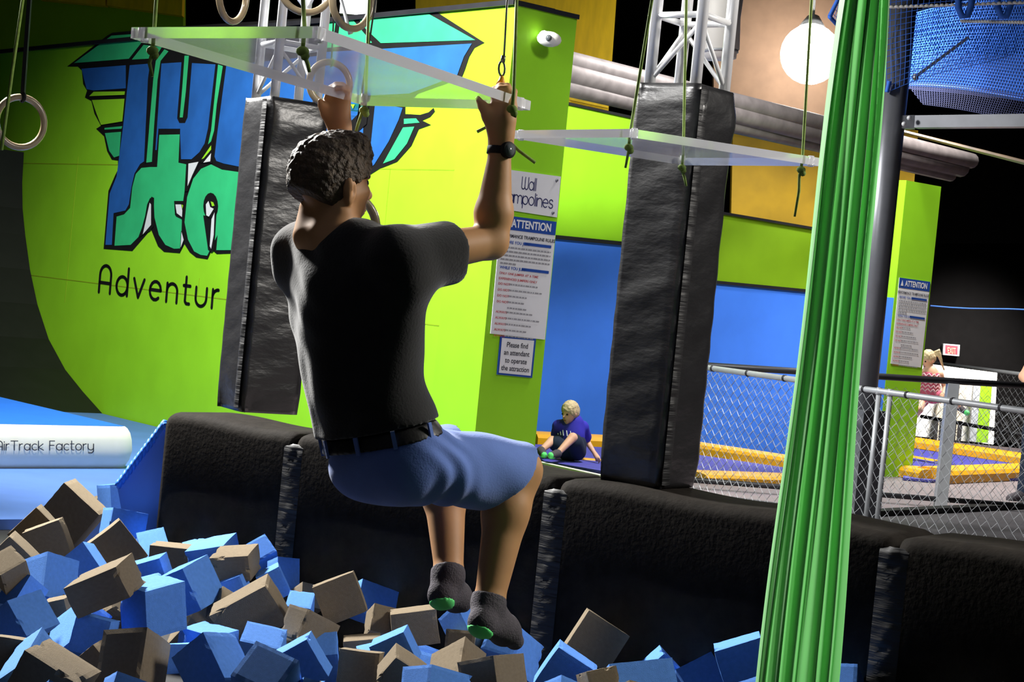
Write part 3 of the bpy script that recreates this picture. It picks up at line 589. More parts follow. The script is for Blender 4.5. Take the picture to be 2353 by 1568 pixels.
def corner_cord(pt, top_px, t_top, tail, label, knot=.014):
    r = thing('support_cord', pt, label, 'cord', 'green cords holding the clear boards')
    mb = MB(); cord(mb, [pt-Z*.012, pt+Z*.03, at(top_px[0], top_px[1], t_top)]); mb.build('cord_line', M['rope'], r, True)
    mb = MB(); mb.ball(pt-Z*.016, (knot, knot*.9, knot*.8), 10); mb.ball(pt-Z*.026+RT*.006, knot*.7, 8); mb.build('knot', M['rope'], r, True)
    tt = (pt-CAM).dot(FW); mb = MB(); mb.tube([pt-Z*.02]+[at(x, y, tt) for x, y in tail], [.0045]*(len(tail))+[.0035], 7); mb.build('loose_tail', M['rope'], r, True)
def inb(cs, mid, i, f=.08): return cs[i]+(mid-cs[i])*f
corner_cord(on_z(352, 100, 1.705), (363, -60), 4.0, [(350, 122), (343, 145), (350, 176)], 'green cord at the left corner of the large clear board')
corner_cord(on_z(697, 100, 1.705), (693, -60), 3.62, [(700, 128), (708, 150), (711, 166)], 'green cord knotted at the nearest corner of the large clear board')
corner_cord(on_z(838, 240, 1.705), (850, -60), 5.0, [(832, 258), (823, 285), (815, 312)], 'green cord at the corner of the large clear board beside the left hand')
corner_cord(on_z(1178, 236, 1.705), (1189, -60), 4.62, [(1186, 262), (1183, 270)], 'green cord at the corner of the large clear board by the right hand')
corner_cord(on_z(1446, 326, 1.70), (1508, -60), 4.9, [(1444, 350), (1437, 386)], 'green cord at the near corner of the smaller clear board')
corner_cord(on_z(1568, 374, 1.70), (1578, -60), 5.6, [(1569, 396), (1573, 408), (1577, 428)], 'green cord in front of the right pillar on the smaller clear board')
corner_cord(on_z(1842, 378, 1.70), (1868, -60), 5.35, [(1837, 402), (1836, 440), (1826, 498)], 'green cord at the right corner of the smaller clear board')
wc = thing('wire_sling', at(1154, 180, 4.62), 'thin steel wire with a loop and orange hook above the right hand', 'wire')
mb = MB(); mb.tube([at(1169, -60, 4.62), at(1158, 130, 4.62)], .003, 6); mb.build('wire', M['wire'], wc, True)
mb = MB(); lp = [at(1153+7*math.sin(a*math.pi/6), 158-17*math.cos(a*math.pi/6), 4.62) for a in range(12)]; mb.tube(lp, .003, 6, 0, True); mb.tube([at(1157, 128, 4.62), at(1155, 143, 4.62)], .006, 8); mb.build('loop', M['wire'], wc, True)
mb = MB(); mb.tube([at(1153, 174, 4.62), at(1153, 184, 4.62), at(1150, 196, 4.62)], [.004, .008, .013], 10); mb.build('hook', M['orange'], wc, True)
mb = MB(); mb.tube([at(1096, 303, 4.72), at(1130, 286, 4.72), at(1165, 318, 4.72), at(1192, 346, 4.72), at(1230, 374, 4.72)], .0045, 7); tag(mb.build('loose_cord', M['rope'], None, True), 'short dark green cord end hanging behind the wrist with the watch', 'cord')
# ================================================================== rings
def ring(px, py, t, yaw, od, label, strap_top, strap_w=.012, thick=.014, tilt=0):
    c = at(px, py, t); root = thing('gym_ring', c, label, 'gym ring', 'wooden gym rings'); a = math.radians(yaw)
    e1 = V((math.cos(a), math.sin(a), 0)); e2 = (Z+V((-math.sin(a), math.cos(a), 0))*tilt).normalized(); R = od/2-thick
    mb = MB(); mb.tube([c+e1*R*math.cos(q*math.pi/18)+e2*R*math.sin(q*math.pi/18) for q in range(36)], thick, 12, 0, True); mb.build('wooden_hoop', M['wood'], root, True)
    if strap_top:
        top = at(*strap_top); b = c+e2*(R-thick*.5); ax = RT
        mb = MB(); mb.bar(b, top, strap_w, strap_w*.7); 
        mb.tube([c+e2*R+e2*thick*1.25*math.sin(q*math.pi/6)+V((-math.sin(a), math.cos(a), 0))*thick*1.25*math.cos(q*math.pi/6) for q in range(12)], strap_w*.35, 6, 0, True)
        mb.build('strap', M['strap'], root)
ring(47, 281, 7.6, 38, .236, 'wooden gym ring on a black strap at the far left', (72, -60, 7.6), .022)
ring(535, -10, 7.4, 68, .236, 'narrow looking gym ring cut by the top edge, left of the left truss', None)
ring(703, -32, 7.2, 20, .236, 'gym ring cut by the top edge in front of the left truss', None)
ring(809, 3, 7.0, 50, .236, 'gym ring hanging just above the large clear board, right of the left truss', (800, -160, 7.0), .02)
ring(757, 192, 7.4, 25, .2, 'gym ring seen through the clear board beside the left hand', (772, -60, 7.4), .008)
ring(789, 522, 5.6, 20, .236, 'gym ring behind the head and shoulders of the hanging man', (872, -60, 6.2), .006)
mb = MB(); mb.tube([at(58, -40, 6.0), at(30, 150, 6.0), at(3, 345, 6.0)], .006, 7); tag(mb.build('support_cord', M['rope'], None, True), 'faint green cord hanging by the ring at the far left', 'cord')
mb = MB(); mb.tube([at(776, -30, 8.2), at(800, 60, 8.2), at(806, 78, 8.2)], [.008, .008, .012], 8); tag(mb.build('steel_cable', M['galv'], None, True), 'short pale steel cable hanging inside the ring above the large clear board', 'cable')
# ================================================================== green silk
def silk():
    tp, bt = at(1996, -60, 4.1), at(1829, 1640, 4.1); vs = []; n = 46; m = 200
    for k in range(n+1):
        f = k/n; c = tp+(bt-tp)*f; w = (.101+.083*f**.85)/2; w += .004*math.sin(f*9)
        for j in range(m):
            u = j/(m-1)
            x = -w+2*w*u; e = min(u, 1-u)
            y = -.016*math.sin(math.pi*u)**.5-.016*math.sin(u*29+1.5*math.sin(f*2.6)+f*1.2)*(.45+.55*math.sin(u*9+f*2+.6)**2)-.0075*math.sin(u*71+2*f)-.006*math.sin(u*13-f*2.2)
            if u > .84: y = -.012-.004*math.sin((u-.84)*22)
            if e < .03: y += .035*(1-e/.03)
            x += .008*math.sin(u*29+f*2+1)*math.sin(math.pi*u)
            vs.append(c+V((1, 0, 0))*x+V((0, 1, 0))*y)
    mb = MB(); mb.add(vs, [(k*m+j, k*m+j+1, (k+1)*m+j+1, (k+1)*m+j) for k in range(n) for j in range(m-1)])
    tag(mb.build('aerial_silk', M['silk'], None, True), 'long gathered green silk hanging down to the foam blocks', 'aerial silk')
silk()
# ================================================================== steel pole, beam and blue netting
sp = thing('steel_pole', on_z(1990, 1210, -.03), 'thick dark steel column behind the green silk', 'pole')
pa, pb = at(1974, 1000, 11.9), at(2064, -60, 11.9); pr_ = (1.5*31)*11.9/F/1.5
pxy = V((pa.x, pa.y, 0)); mb = MB(); mb.tube([pxy+Z*(-.03), pxy+Z*3.6], .088, 28); mb.build('pole_shaft', M['steel'], sp, True)
mb = MB(); vbox(mb, pxy-MD*.12-SD*.12+Z*0, SD, .24, MD, .24, -.03, .72); fixn(mb.build('base_box', M['steel'], sp))
sb = thing('steel_beam', at(2210, 280, 11.8), 'horizontal grey steel tube bolted to the dark column under the blue netting', 'beam')
mb = MB(); mb.bar(at(2104, 281, 11.8), at(2460, 277, 11.0), .078, .078); mb.build('beam_tube', M['steel'], sb)
mb = MB(); mb.bar(at(2072, 282, 11.82), at(2102, 281, 11.8), .084, .084); mb.build('end_bracket', M['steel'], sb)
for x, y in ((2089, 271), (2077, 285)):
    mb = MB(); mb.ball(at(x, y, 11.72), .016, 10); mb.build('bolt', M['alu'], sb, True)
def net(name, q, nu, nv, r, m, label, wave=0, brick=False, border=None):
    P = [at(*p) for p in q]; mb = MB()
    f = lambda u, v: (P[0]*(1-u)+P[1]*u)*(1-v)+(P[3]*(1-u)+P[2]*u)*v+V((0, wave*math.sin(u*7+v*4)*math.sin(math.pi*v), wave*.6*math.sin(u*5)))
    k = 10
    for j in range(nv+1): mb.tube([f(i/k, j/nv) for i in range(k+1)], r, 4)
    if brick:
        for j in range(nv):
            for i in range(nu): u = (i+.5*(j % 2))/nu; mb.tube([f(u, j/nv), f(u, (j+1)/nv)], r*1.35, 3, 0, False, False)
    else:
        for i in range(nu+1): mb.tube([f(i/nu, j/k) for j in range(k+1)], r, 4)
    root = thing(name, f(.5, .5), label, 'netting')
    mb.build('mesh', M[m], root)
    if border:
        for a, b in border:
            mb2 = MB(); mb2.tube([f(a[0]*(1-i/k)+b[0]*i/k, a[1]*(1-i/k)+b[1]*i/k) for i in range(k+1)], .014, 8); mb2.build('border_rope', M['netblue'], root, True)
net('safety_net', [(2105, 30, 13.4), (2440, -30, 12.6), (2440, 235, 12.6), (2085, 196, 13.4)], 56, 30, .0055, 'netblue', 'dense blue woven netting filling the upper right corner', .03, True, [((0, 1), (1, 1))])
net('safety_net', [(2034, -20, 11.7), (2440, -40, 11.3), (2330, 118, 11.6), (2038, 212, 11.75)], 30, 17, .002, 'netblue', 'fine loose blue net wrapped round the top of the steel column', .03, False, [((0, 1), (.02, .9))])
net('safety_net', [(2085, 190, 13.3), (2450, 225, 12.4), (2450, 300, 12.2), (2120, 240, 13.0)], 60, 12, .0022, 'netdark', 'dark sagging net below the blue woven netting', .02, True)
net('safety_net', [(1906, 38, 12.2), (1945, -40, 12.2), (1960, -40, 12.4), (1945, 80, 12.4)], 8, 10, .002, 'netblue', 'small pointed net corner left of the green silk', 0, False, [((0, 0), (1, 0)), ((0, 0), (0, 1)), ((0, 1), (1, 1))])
fab = [at(2110, 120, 13.8), at(2440, 130, 13.0), at(2440, 240, 13.0), at(2085, 204, 13.8)]
mb = MB(); mb.prism(fab, V((0, .02, 0))); tag(fixn(mb.build('blue_sheet', M['netdark'])), 'navy sheet hanging behind the woven netting', 'sheet')
for y0, y1, x0, lb in ((17, 3, 2045, 'white and blue twisted rope along the top of the netting'), (49, 54, 2208, 'shorter white twisted rope under the blue loops')):
    a, b = at(x0, y0, 11.5), at(2440, y1, 11.1); mb = MB(); n = 160
    mb.tube([a+(b-a)*(i/n)+Z*.003*math.sin(i*1.3)+V((0, .003*math.cos(i*1.3), 0)) for i in range(n+1)], [.009+.002*math.sin(i*1.3) for i in range(n+1)], 7); tag(mb.build('rope_rail', M['white'], None, True), lb, 'rope')
for x, lb in ((2217, 'thick blue rope loop hanging at the left of the netting rope'), (2307, 'thick blue rope loop hanging at the right of the netting rope')):
    mb = MB(); mb.tube([at(x-16, -40, 11.3), at(x-14, 20, 11.3), at(x-6, 38, 11.3), at(x+6, 36, 11.3), at(x+14, 15, 11.3), at(x+22, -40, 11.3)], .021, 10); tag(mb.build('rope_loop', M['netblue'], None, True), lb, 'rope loop')
mb = MB(); mb.bar(at(2103, 177, 12.3), at(2225, 86, 12.3), .035, .02); mb.ball(at(2103, 177, 12.26), .024, 10); tag(mb.build('diagonal_brace', M['steel']), 'slanting steel brace behind the blue netting', 'brace')
# ================================================================== fences
def chain_link(a, b, z0, z1, pitch, r):
    mb = MB(); d = V((b.x-a.x, b.y-a.y, 0)); L = d.length; d.normalize(); h = pitch/2; n = int(L/h); rows = int((z1-z0)/h); nn = V((d.y, -d.x, 0))
    for i in range(n):
        mb.tube([V((a.x, a.y, z0))+d*(i*h+(h if (j+i) % 2 else 0))+Z*(j*h)+nn*(.003 if j % 2 else -.003) for j in range(rows+1)], r, 3, 0, False, False)
    return mb
fa, fb = on_z(1600, 842, .87), on_z(2480, 962, .87)
fr = thing('chain_link_fence', (fa+fb)/2-Z*.87, 'near chain-link fence with a pale round top rail behind the padded barrier', 'fence')
mb = MB(); mb.tube([fa, fb], .019, 12); mb.build('top_rail', M['galv'], fr, True)
chain_link(fa, fb, -.01, .86, .078, .0021).build('wire_mesh', M['galv'], fr)
fd = (fb-fa).normalized()
for x in (2030, 2052):
    p = on_z(x+5, 902, .87); q = fa+fd*(p-fa).dot(fd)
    mb = MB(); mb.tube([V((q.x, q.y, -.02)), V((q.x, q.y, .86))], .0165, 12); mb.build('post', M['galv'], fr, True)
    mb = MB(); mb.tube([V((q.x, q.y, .85)), V((q.x, q.y, .892))], [.022, .016], 12); mb.build('post_cap', M['galv'], fr, True)
for i in range(9):
    q = fa+(fb-fa)*(i+.5)/9; mb = MB(); mb.tube([q-fd*.008, q+fd*.008], .023, 10); mb.build('rail_tie', M['darkrail'], fr, True)
ga, gb = at(1600, 839, 13.2), at(2440, 892, 13.8)
f2 = thing('chain_link_fence', (ga+gb)/2-Z*.9, 'second chain-link fence with a dark top rail and square grey post', 'fence')
mb = MB(); mb.tube([ga, gb], .024, 12); mb.build('top_rail', M['darkrail'], f2, True)
mb = MB(); mb.tube([V((ga.x, ga.y, .03)), V((gb.x, gb.y, .03))], .02, 10); mb.build('bottom_rail', M['darkrail'], f2, True)
chain_link(ga, gb, .02, .86, .074, .0018).build('wire_mesh', M['galv'], f2)
q = ga+(gb-ga)*((at(2150, 890, 13.9)-ga).dot((gb-ga).normalized())/(gb-ga).length)
mb = MB(); mb.bar(V((q.x, q.y, -.03)), V((q.x, q.y, .9)), .085, .085); mb.build('post', M['galv'], f2)
ha, hb = at(2130, 832, 24), at(2440, 872, 22)
f3 = thing('chain_link_fence', (ha+hb)/2-Z*.9, 'distant chain-link fence in front of the bright far wall', 'fence')
mb = MB(); mb.tube([ha, hb], .024, 10); mb.build('top_rail', M['galv'], f3, True)
mb = MB(); mb.tube([ha-Z*.72, hb-Z*.74], .024, 10); mb.build('middle_rail', M['darkrail'], f3, True)
chain_link(ha, hb, -.03, ha.z, .1, .002).build('wire_mesh', M['galv'], f3)
# ================================================================== trampolines
def pad_strip(name, a, b, w, h, parent, m='ypad'):
    d = (V(b)-V(a)).normalized(); s = V((-d.y, d.x, 0)); n = 14; mb = MB(); vs = []
    prof = [(-.5, 0), (-.5, .6), (-.42, .88), (-.25, 1), (.25, 1), (.42, .88), (.5, .6), (.5, 0)]
    for k in range(n+1):
        q = V(a)+(V(b)-V(a))*k/n
        for x, z in prof: vs.append(q+s*x*w+Z*(z*h))
    m_ = 8; mb.add(vs, [(k*m_+j, k*m_+(j+1) % m_, (k+1)*m_+(j+1) % m_, (k+1)*m_+j) for k in range(n) for j in range(m_)]+[tuple(range(m_)), tuple(range((n+1)*m_-1, n*m_-1, -1))])
    return fixn(mb.build(name, M[m], parent))
def tramp(c, label, pads, bed):
    root = thing('trampoline', sum((on_z(x, y, 0) for x, y in bed), V())/len(bed), label, 'trampoline', 'trampolines of the court')
    mb = MB(); mb.prism([on_z(x, y, -.005) for x, y in bed], (0, 0, -.02)); fixn(mb.build('jumping_bed', M['purple'], root))
    for (x0, y0), (x1, y1), w, h in pads: pad_strip('edge_pad', on_z(x0, y0, -.025), on_z(x1, y1, -.025), w, h, root)
tramp(0, 'trampoline the boy sits on, with a yellow pad along the blue wall', [((1215, 1018), (1405, 1028), .3, .1), ((1240, 1054), (1400, 1066), .12, .03)], [(1200, 1020), (1430, 1030), (1440, 1092), (1228, 1056)])
tramp(0, 'trampoline behind the near fence, between two yellow pads by the blue wall', [((1590, 1040), (1850, 1080), .3, .1), ((1590, 1104), (1850, 1112), .35, .07)], [(1580, 1042), (1880, 1086), (1880, 1110), (1580, 1100)])
tramp(0, 'purple trampoline with thick yellow pads in front of the bright far wall', [((2095, 1027), (2440, 1080), .28, .11), ((2140, 1106), (2440, 1092), .34, .12), ((2090, 1096), (2140, 1106), .3, .1), ((1990, 1084), (2012, 1088), .3, .1), ((2080, 1052), (2160, 1066), .2, .03)], [(2080, 1028), (2440, 1082), (2440, 1098), (2140, 1104), (2075, 1098)])
# ================================================================== inflatable mat and gusset at the left
am = thing('inflatable_mat', on_z(150, 1076, ZF), 'long white-sided inflatable mat with a blue top, lettered AirTrack Factory', 'inflatable mat')
A0, A1 = on_z(-330, 1078, ZF), on_z(300, 1078, ZF); ad_ = (A1-A0).normalized(); an = V((-ad_.y, ad_.x, 0)); 
if an.y < 0: an = -an
hgt = .272; E0 = on_z(-2, 911, ZF+hgt); E1 = on_z(292, 980, ZF+hgt); bd = (E0-E1).normalized(); dp = 5.5
prof = [(.03, 0), (-.012, .06), (-.022, .12), (-.016, .19), (.0, .235), (.03, .262), (.06, hgt)]
vs = []; n = 30; L = (A1-A0).length
for k in range(n+1):
    u = k/n; q = A0+(A1-A0)*u; e = max(0, 1-(1-u)*L/.05); 
    for w, z in prof: vs.append(q+an*(w+.02*e*e)+Z*z-ad_*(.02*e*e*abs(z-.136)/.13))
m_ = len(prof); mb = MB(); mb.add(vs, [(k*m_+j, (k+1)*m_+j, (k+1)*m_+j+1, k*m_+j+1) for k in range(n) for j in range(m_-1)])
e1 = vs[n*m_:]; mb.add(e1+[p+bd*dp for p in e1], [(j, j+m_, j+1+m_, j+1) for j in range(m_-1)])
fixn(mb.build('white_side', M['white_vinyl'], am, True))
tq = [vs[m_-1], vs[-1], vs[-1]+bd*dp, vs[m_-1]+bd*dp]; mb = MB(); mb.prism(tq, (0, 0, -.02)); fixn(mb.build('blue_top', M['mat_top'], am))
mb = MB(); strokes(mb, 'AirTrack Factory', lambda x, y: at(-8+x*22.6, 1033+x*0.0-y*22, (on_z(150, 1078, ZF)-CAM).dot(FW)) if False else on_plane(-8+x*22.6, 1035-y*21, A0-an*.026, an), .1, .17); mb.build('lettering', M['navy'], am)
gs = thing('netting_gusset', at(345, 1090, 7.95), 'blue triangular cloth gusset with a twisted rope edge at the barrier end', 'gusset')
mb = MB(); mb.prism([at(382, 972, 7.9), at(270, 1122, 7.9), at(300, 1290, 7.9), at(358, 1280, 7.9)], V((.004, .012, 0))); fixn(mb.build('cloth', M['matblue'], gs))
mb = MB()
for ph in (0, math.pi): mb.tube([at(380-110*i/40, 972+145*i/40, 7.88)+UP*.012*math.sin(i*1.1+ph)+FW*.012*math.cos(i*1.1+ph) for i in range(41)], .011, 6)
mb.build('twisted_edge', M['mat_top'], gs, True)
# ================================================================== the hanging man
def mix(a, b, f): return V(a)+(V(b)-V(a))*f
def man():
    fd = V((.72, .694, 0)).normalized(); rd = V((fd.y, -fd.x, 0))
    pel, wai, che = at(886, 1050, 4.5), at(832, 880, 4.5), at(812, 690, 4.48)
    nk, hc = at(768, 556, 4.48), at(762, 420, 4.47)
    shR, shL = at(912, 592, 4.36), at(702, 590, 4.62)
    elR, wrR = at(1128, 556, 4.55), at(1150, 338, 4.56)
    elL, wrL = at(776, 505, 4.86), at(781, 300, 4.86)
    hiR, hiL = at(940, 1060, 4.43), at(846, 1065, 4.57)
    knR, anR = at(1190, 1082, 4.72), at(1121, 1385, 4.60)
    knL, anL = at(1026, 1050, 4.93), at(1029, 1322, 4.74)
    ta = (che-pel).normalized(); rx = (rd-ta*rd.dot(ta)).normalized(); fx = ta.cross(rx).normalized()
    if fx.dot(fd) < 0: fx = -fx
    AX = (rx, fx, ta)
    root = thing('person', at(1150, 1480, 4.6), 'man in a charcoal T-shirt and blue shorts hanging by both hands from the clear board', 'person')
    body = [('e', che, (.165, .105, .19), AX, .05), ('e', wai, (.14, .098, .2), AX, .06), ('e', pel, (.155, .112, .11), AX, .06)]
    body += [('c', nk+ta*.0-V((0, 0, .03)), mix(nk, hc, .62), .062, .056, .03)]
    body += [('c', mix(nk, shR, .15)-ta*.01, shR, .05, .058, .04), ('c', mix(nk, shL, .15)-ta*.01, shL, .05, .058, .04)]
    armR = [('c', shR, mix(shR, elR, .45), .056, .05, .03), ('c', mix(shR, elR, .4), elR, .05, .042, .02), ('c', elR, mix(elR, wrR, .3), .041, .046, .02), ('c', mix(elR, wrR, .3), wrR, .046, .0265, .02)]
    armL = [('c', shL, elL, .056, .042, .03), ('c', elL, mix(elL, wrL, .3), .041, .044, .02), ('c', mix(elL, wrL, .3), wrL, .044, .0265, .02)]
    legR = [('c', hiR, knR, .084, .06, .03), ('c', knR, mix(knR, anR, .32)-fd*.012, .054, .056, .03), ('c', mix(knR, anR, .3)-fd*.012, anR, .056, .034, .03), ('c', knR+fd*.01, anR+fd*.012, .046, .028, .02)]
    legL = [('c', hiL, knL, .084, .06, .03), ('c', knL, mix(knL, anL, .32)-fd*.012, .052, .056, .03), ('c', mix(knL, anL, .3)-fd*.012, anL, .054, .033, .03), ('c', knL+fd*.01, anL+fd*.012, .044, .028, .02)]
    heR, baR, toR = at(1108, 1432, 4.56), at(1158, 1448, 4.70), at(1186, 1474, 4.78)
    heL, baL, toL = at(1015, 1368, 4.71), at(1048, 1372, 4.83), at(1066, 1388, 4.92)
    feet = []
    for an, he, ba, to in ((anR, heR, baR, toR), (anL, heL, baL, toL)):
        feet.append([('c', an, he, .033, .029, .02), ('c', he, ba, .028, .034, .02), ('c', an+(ba-an)*.1, ba, .033, .029, .025), ('c', ba, to, .034, .017, .015), ('c', mix(ba, to, .2)+rd*.018, to+rd*.012-fd*.015, .022, .015, .012)])
    # hands: palm, four fingers curled over the board, thumb
    def hand(wr, pal_px, t, kn, tips, thumb, w):
        out = [('c', wr, at(*pal_px, t), .027, .030, .02)]
        pc = at(*pal_px, t)
        for k in kn: out.append(('c', mix(wr, pc, .55), at(*k, t), .02, .0125, .018))
        for k, tp in zip(kn, tips):
            a = at(*k, t); pts = [at(x, y, tt) for x, y, tt in tp]; pr = .0115; q = a
            for p_, rr in zip(pts, (.0102, .0092, .0082)): out.append(('c', q, p_, pr, rr, .006)); q, pr = p_, rr
        th = [at(x, y, tt) for x, y, tt in thumb]
        out.append(('c', mix(wr, pc, .25), th[0], .022, .0165, .02))
        for a, b, r1, r2 in zip(th[:-1], th[1:], (.0155, .012), (.012, .0075)): out.append(('c', a, b, r1, r2, .008))
        return out
    hR = hand(wrR, (1157, 278), 4.55, [(1138, 244), (1151, 238), (1165, 238), (1177, 246)],
        [[(1136, 216, 4.56), (1136, 207, 4.585), (1137, 212, 4.615)], [(1150, 207, 4.56), (1150, 198, 4.585), (1151, 206, 4.62)], [(1165, 206, 4.56), (1166, 198, 4.585), (1167, 206, 4.62)], [(1179, 218, 4.56), (1181, 211, 4.58), (1182, 217, 4.605)]],
        [(1122, 268, 4.545), (1110, 245, 4.545), (1098, 226, 4.55)], 1)
    hL = hand(wrL, (777, 258), 4.87, [(752, 232), (766, 228), (781, 228), (795, 234)],
        [[(757, 209, 4.87), (760, 203, 4.845), (762, 209, 4.815)], [(770, 203, 4.87), (772, 196, 4.845), (774, 203, 4.81)], [(784, 203, 4.87), (785, 196, 4.845), (786, 203, 4.81)], [(796, 210, 4.87), (797, 204, 4.85), (797, 210, 4.825)]],
        [(752, 262, 4.86), (742, 244, 4.85), (736, 232, 4.84)], 1)
    # head
    th = math.radians(43); hf = V((math.cos(th), math.sin(th), .06)).normalized(); hr = hf.cross(Z).normalized(); hu = hr.cross(hf).normalized(); hu = (hu+RT*.02).normalized()
    H = lambda f, r, u: hc+hf*f+hr*r+hu*u
    HX = (hf, hr, hu)
    head = [('e', H(-.008, 0, .02), (.094, .074, .088), HX, .02), ('e', H(.03, 0, -.045), (.06, .054, .062), HX, .03), ('e', H(.05, 0, -.03), (.042, .05, .06), HX, .02), ('c', H(.066, 0, -.098), H(.05, 0, -.09), .017, .02, .02),
        ('c', H(.062, .048, -.018), H(.02, .058, -.03), .016, .016, .02), ('c', H(.062, -.048, -.018), H(.02, -.058, -.03), .016, .016, .02), ('c', H(.082, .03, .022), H(.084, -.03, .022), .012, .012, .02),
        ('c', H(.088, 0, .012), H(.116, 0, -.026), .0085, .012, .012), ('c', H(.1, .012, -.03), H(.1, -.012, -.03), .0085, .0085, .008), ('c', H(.089, .018, -.058), H(.089, -.018, -.058), .008, .008, .008), ('c', H(.086, .015, -.07), H(.086, -.015, -.07), .0085, .0085, .008),
        ('c', H(-.01, .05, -.07), H(-.03, .03, -.13), .03, .045, .03), ('c', H(-.02, -.05, -.07), H(-.03, -.03, -.13), .03, .045, .03)]
    ears = []
    for s in (1, -1):
        ears += [('e', H(-.004, .08*s, -.018), (.019, .008, .031), (hf*.95+hr*.3*s, hr*.95*s-hf*.3, hu), .004), ('e', H(-.006, .082*s, -.043), (.01, .007, .011), HX, .006), ('e', H(-.014, .088*s, -.01), (.014, .006, .026), (hf*.9+hr*.45*s, hr*.9*s-hf*.45, hu), .006)]
    holes = [('e', H(.002, .092, -.016), (.009, .007, .016), HX), ('e', H(.084, .031, .004), (.012, .015, .009), HX), ('e', H(.084, -.031, .004), (.012, .015, .009), HX)]
    organic('body', body+armR+armL+legR+legL+feet[0]+feet[1]+hR+hL+head+ears, .0046, M['skin'], root, .02, holes=holes, smooth=2)
    for s in (1, -1):
        mb = MB(); mb.ball(H(.077, .031*s, .004), .0115, 12); mb.build('eye', M['eye'], root, True)
        organic('eyebrow', [('c', H(.088, .018*s, .022), H(.074, .052*s, .02), .005, .004)], .003, M['hair'], root)
    organic('lips', [('c', H(.0955, .016, -.0635), H(.0955, -.016, -.0635), .005, .005)], .003, M['lip'], root)
    # hair
    hx, hyv, hz = [np.array(list(x)) for x in (hf, hr, hu)]; hc_ = np.array(list(hc))
    def curls(P):
        q = P-hc_; u = q@hz; f = q@hx; r_ = q@hyv; top = np.clip((u+.02)/.09, 0, 1)
        n = np.sin(f*130+3*np.sin(r_*70))*np.sin(r_*120+2*np.sin(u*90))*np.sin(u*110+1.7+2*np.sin(f*60))
        n2 = np.sin(f*310+r_*120)*np.sin(r_*280-u*90)*np.sin(u*300+f*70)
        return -(.001+.0032*top)*n-.0016*n2-.005*top-.006*top*np.clip(f/.08, -.5, 1)
    organic('hair', [('e', H(-.01, 0, .022), (.101, .081, .094), HX, .02), ('e', H(-.055, 0, -.02), (.05, .062, .075), HX, .03), ('c', H(.04, .03, .09), H(.04, -.03, .09), .026, .026, .03)], .0034, M['hair'], root, grow=.004, disp=curls,
        cuts=[(H(.05, 0, 0), hf*.8-hu*.62), (H(-.03, 0, -.062), -hu-hf*.55)], holes=[('e', H(.012, .09, -.026), (.03, .022, .036), HX), ('e', H(.012, -.09, -.026), (.03, .022, .036), HX), ('e', H(.05, .07, -.03), (.04, .04, .05), HX), ('e', H(.05, -.07, -.03), (.04, .04, .05), HX)], smooth=1)
    # T-shirt
    c0 = np.array(list(che)); tz = np.array(list(ta)); rxn = np.array(list(rx)); fxn = np.array(list(fx))
    def folds(P):
        q = P-c0; u = q@tz; r_ = q@rxn; low = np.clip((-u-.05)/.2, 0, 1); hi = np.clip((u+.12)/.15, 0, 1)
        a = np.sin((u*1.0+r_*.55)*58+2*np.sin(r_*16))*.0022*hi+np.sin((u*.9-r_*.5)*44+1.5*np.sin(r_*20+u*9))*.0016
        return a+np.sin(r_*52+2.2*np.sin(u*10))*.003*low
    slR = mix(shR, elR, .50)
    shirt = [('e', che, (.172, .112, .195), AX, .05), ('e', wai, (.148, .108, .2), AX, .07), ('e', pel+ta*.02, (.168, .125, .15), AX, .07), ('c', mix(nk, shR, .2)-ta*.015, shR, .052, .062, .04), ('c', mix(nk, shL, .2)-ta*.012, shL+ta*.008, .057, .068, .04),
        ('c', shR, slR, .062, .060, .03), ('c', shR-ta*.03, slR-ta*.025, .05, .05, .03), ('c', shL, mix(shL, elL, .45), .066, .062, .03), ('c', shR-ta*.06, wai+rx*.09, .05, .06, .06), ('c', shL-ta*.06, wai-rx*.085, .055, .06, .06),
        ('c', che-fx*.055+rx*.03, wai-fx*.05+rx*.02, .085, .075, .05)]
    up_el = (elR-shR).normalized()
    hem = at(845, 990, 4.5)
    f_lo, f_hi = prims_bounds(shirt, .05); fl = Field(f_lo, f_hi, .0052)
    for p in shirt: (fl.cone(p[1], p[2], p[3]+.012, p[4]+.012, p[5]) if p[0] == 'c' else fl.ell(p[1], [x+.012 for x in p[2]], p[3], p[4]))
    fl.disp(folds); fl.plane(slR+up_el*.02, up_el); fl.plane(hem, -ta); fl.plane(mix(shL, elL, .5), (elL-shL))
    fl.ell(mix(nk, hc, .34)+hf*.008, (.066, .06, .048), (hf, hr, (hc-nk).normalized()), 0, True)
    fl.cone(slR-up_el*.02, slR+up_el*.1, .050, .052, 0, True); fl.cone(hem-ta*.06, hem-ta*.0, .12, .11, 0, True)
    shirt_o = fl.build('t_shirt', M['tee'], root, 2)
    mb = MB(); cc = mix(nk, hc, .16); cu = (hc-nk).normalized(); c1, c2 = hr, hr.cross(cu).normalized()
    mb.tube([cc+c1*.064*math.cos(a*math.pi/14)+c2*.061*math.sin(a*math.pi/14)+cu*(.006*math.cos(a*math.pi/14)*-1) for a in range(28)], .0075, 8, 0, True); mb.build('collar', M['tee'], shirt_o, True)
    # shorts, belt
    pn = np.array(list(pel))
    def sf(P):
        q = P-pn; u = q@tz; r_ = q@rxn; f = q@fxn; cre = np.exp(-((f-.07)/.06)**2)
        return np.sin(f*95+u*40+2*np.sin(u*30))*.005*cre+np.sin((f+u*.6)*36+r_*20)*.0035
    thR, thL = (knR-hiR).normalized(), (knL-hiL).normalized(); eR, eL = hiR+thR*.36, hiL+thL*.37
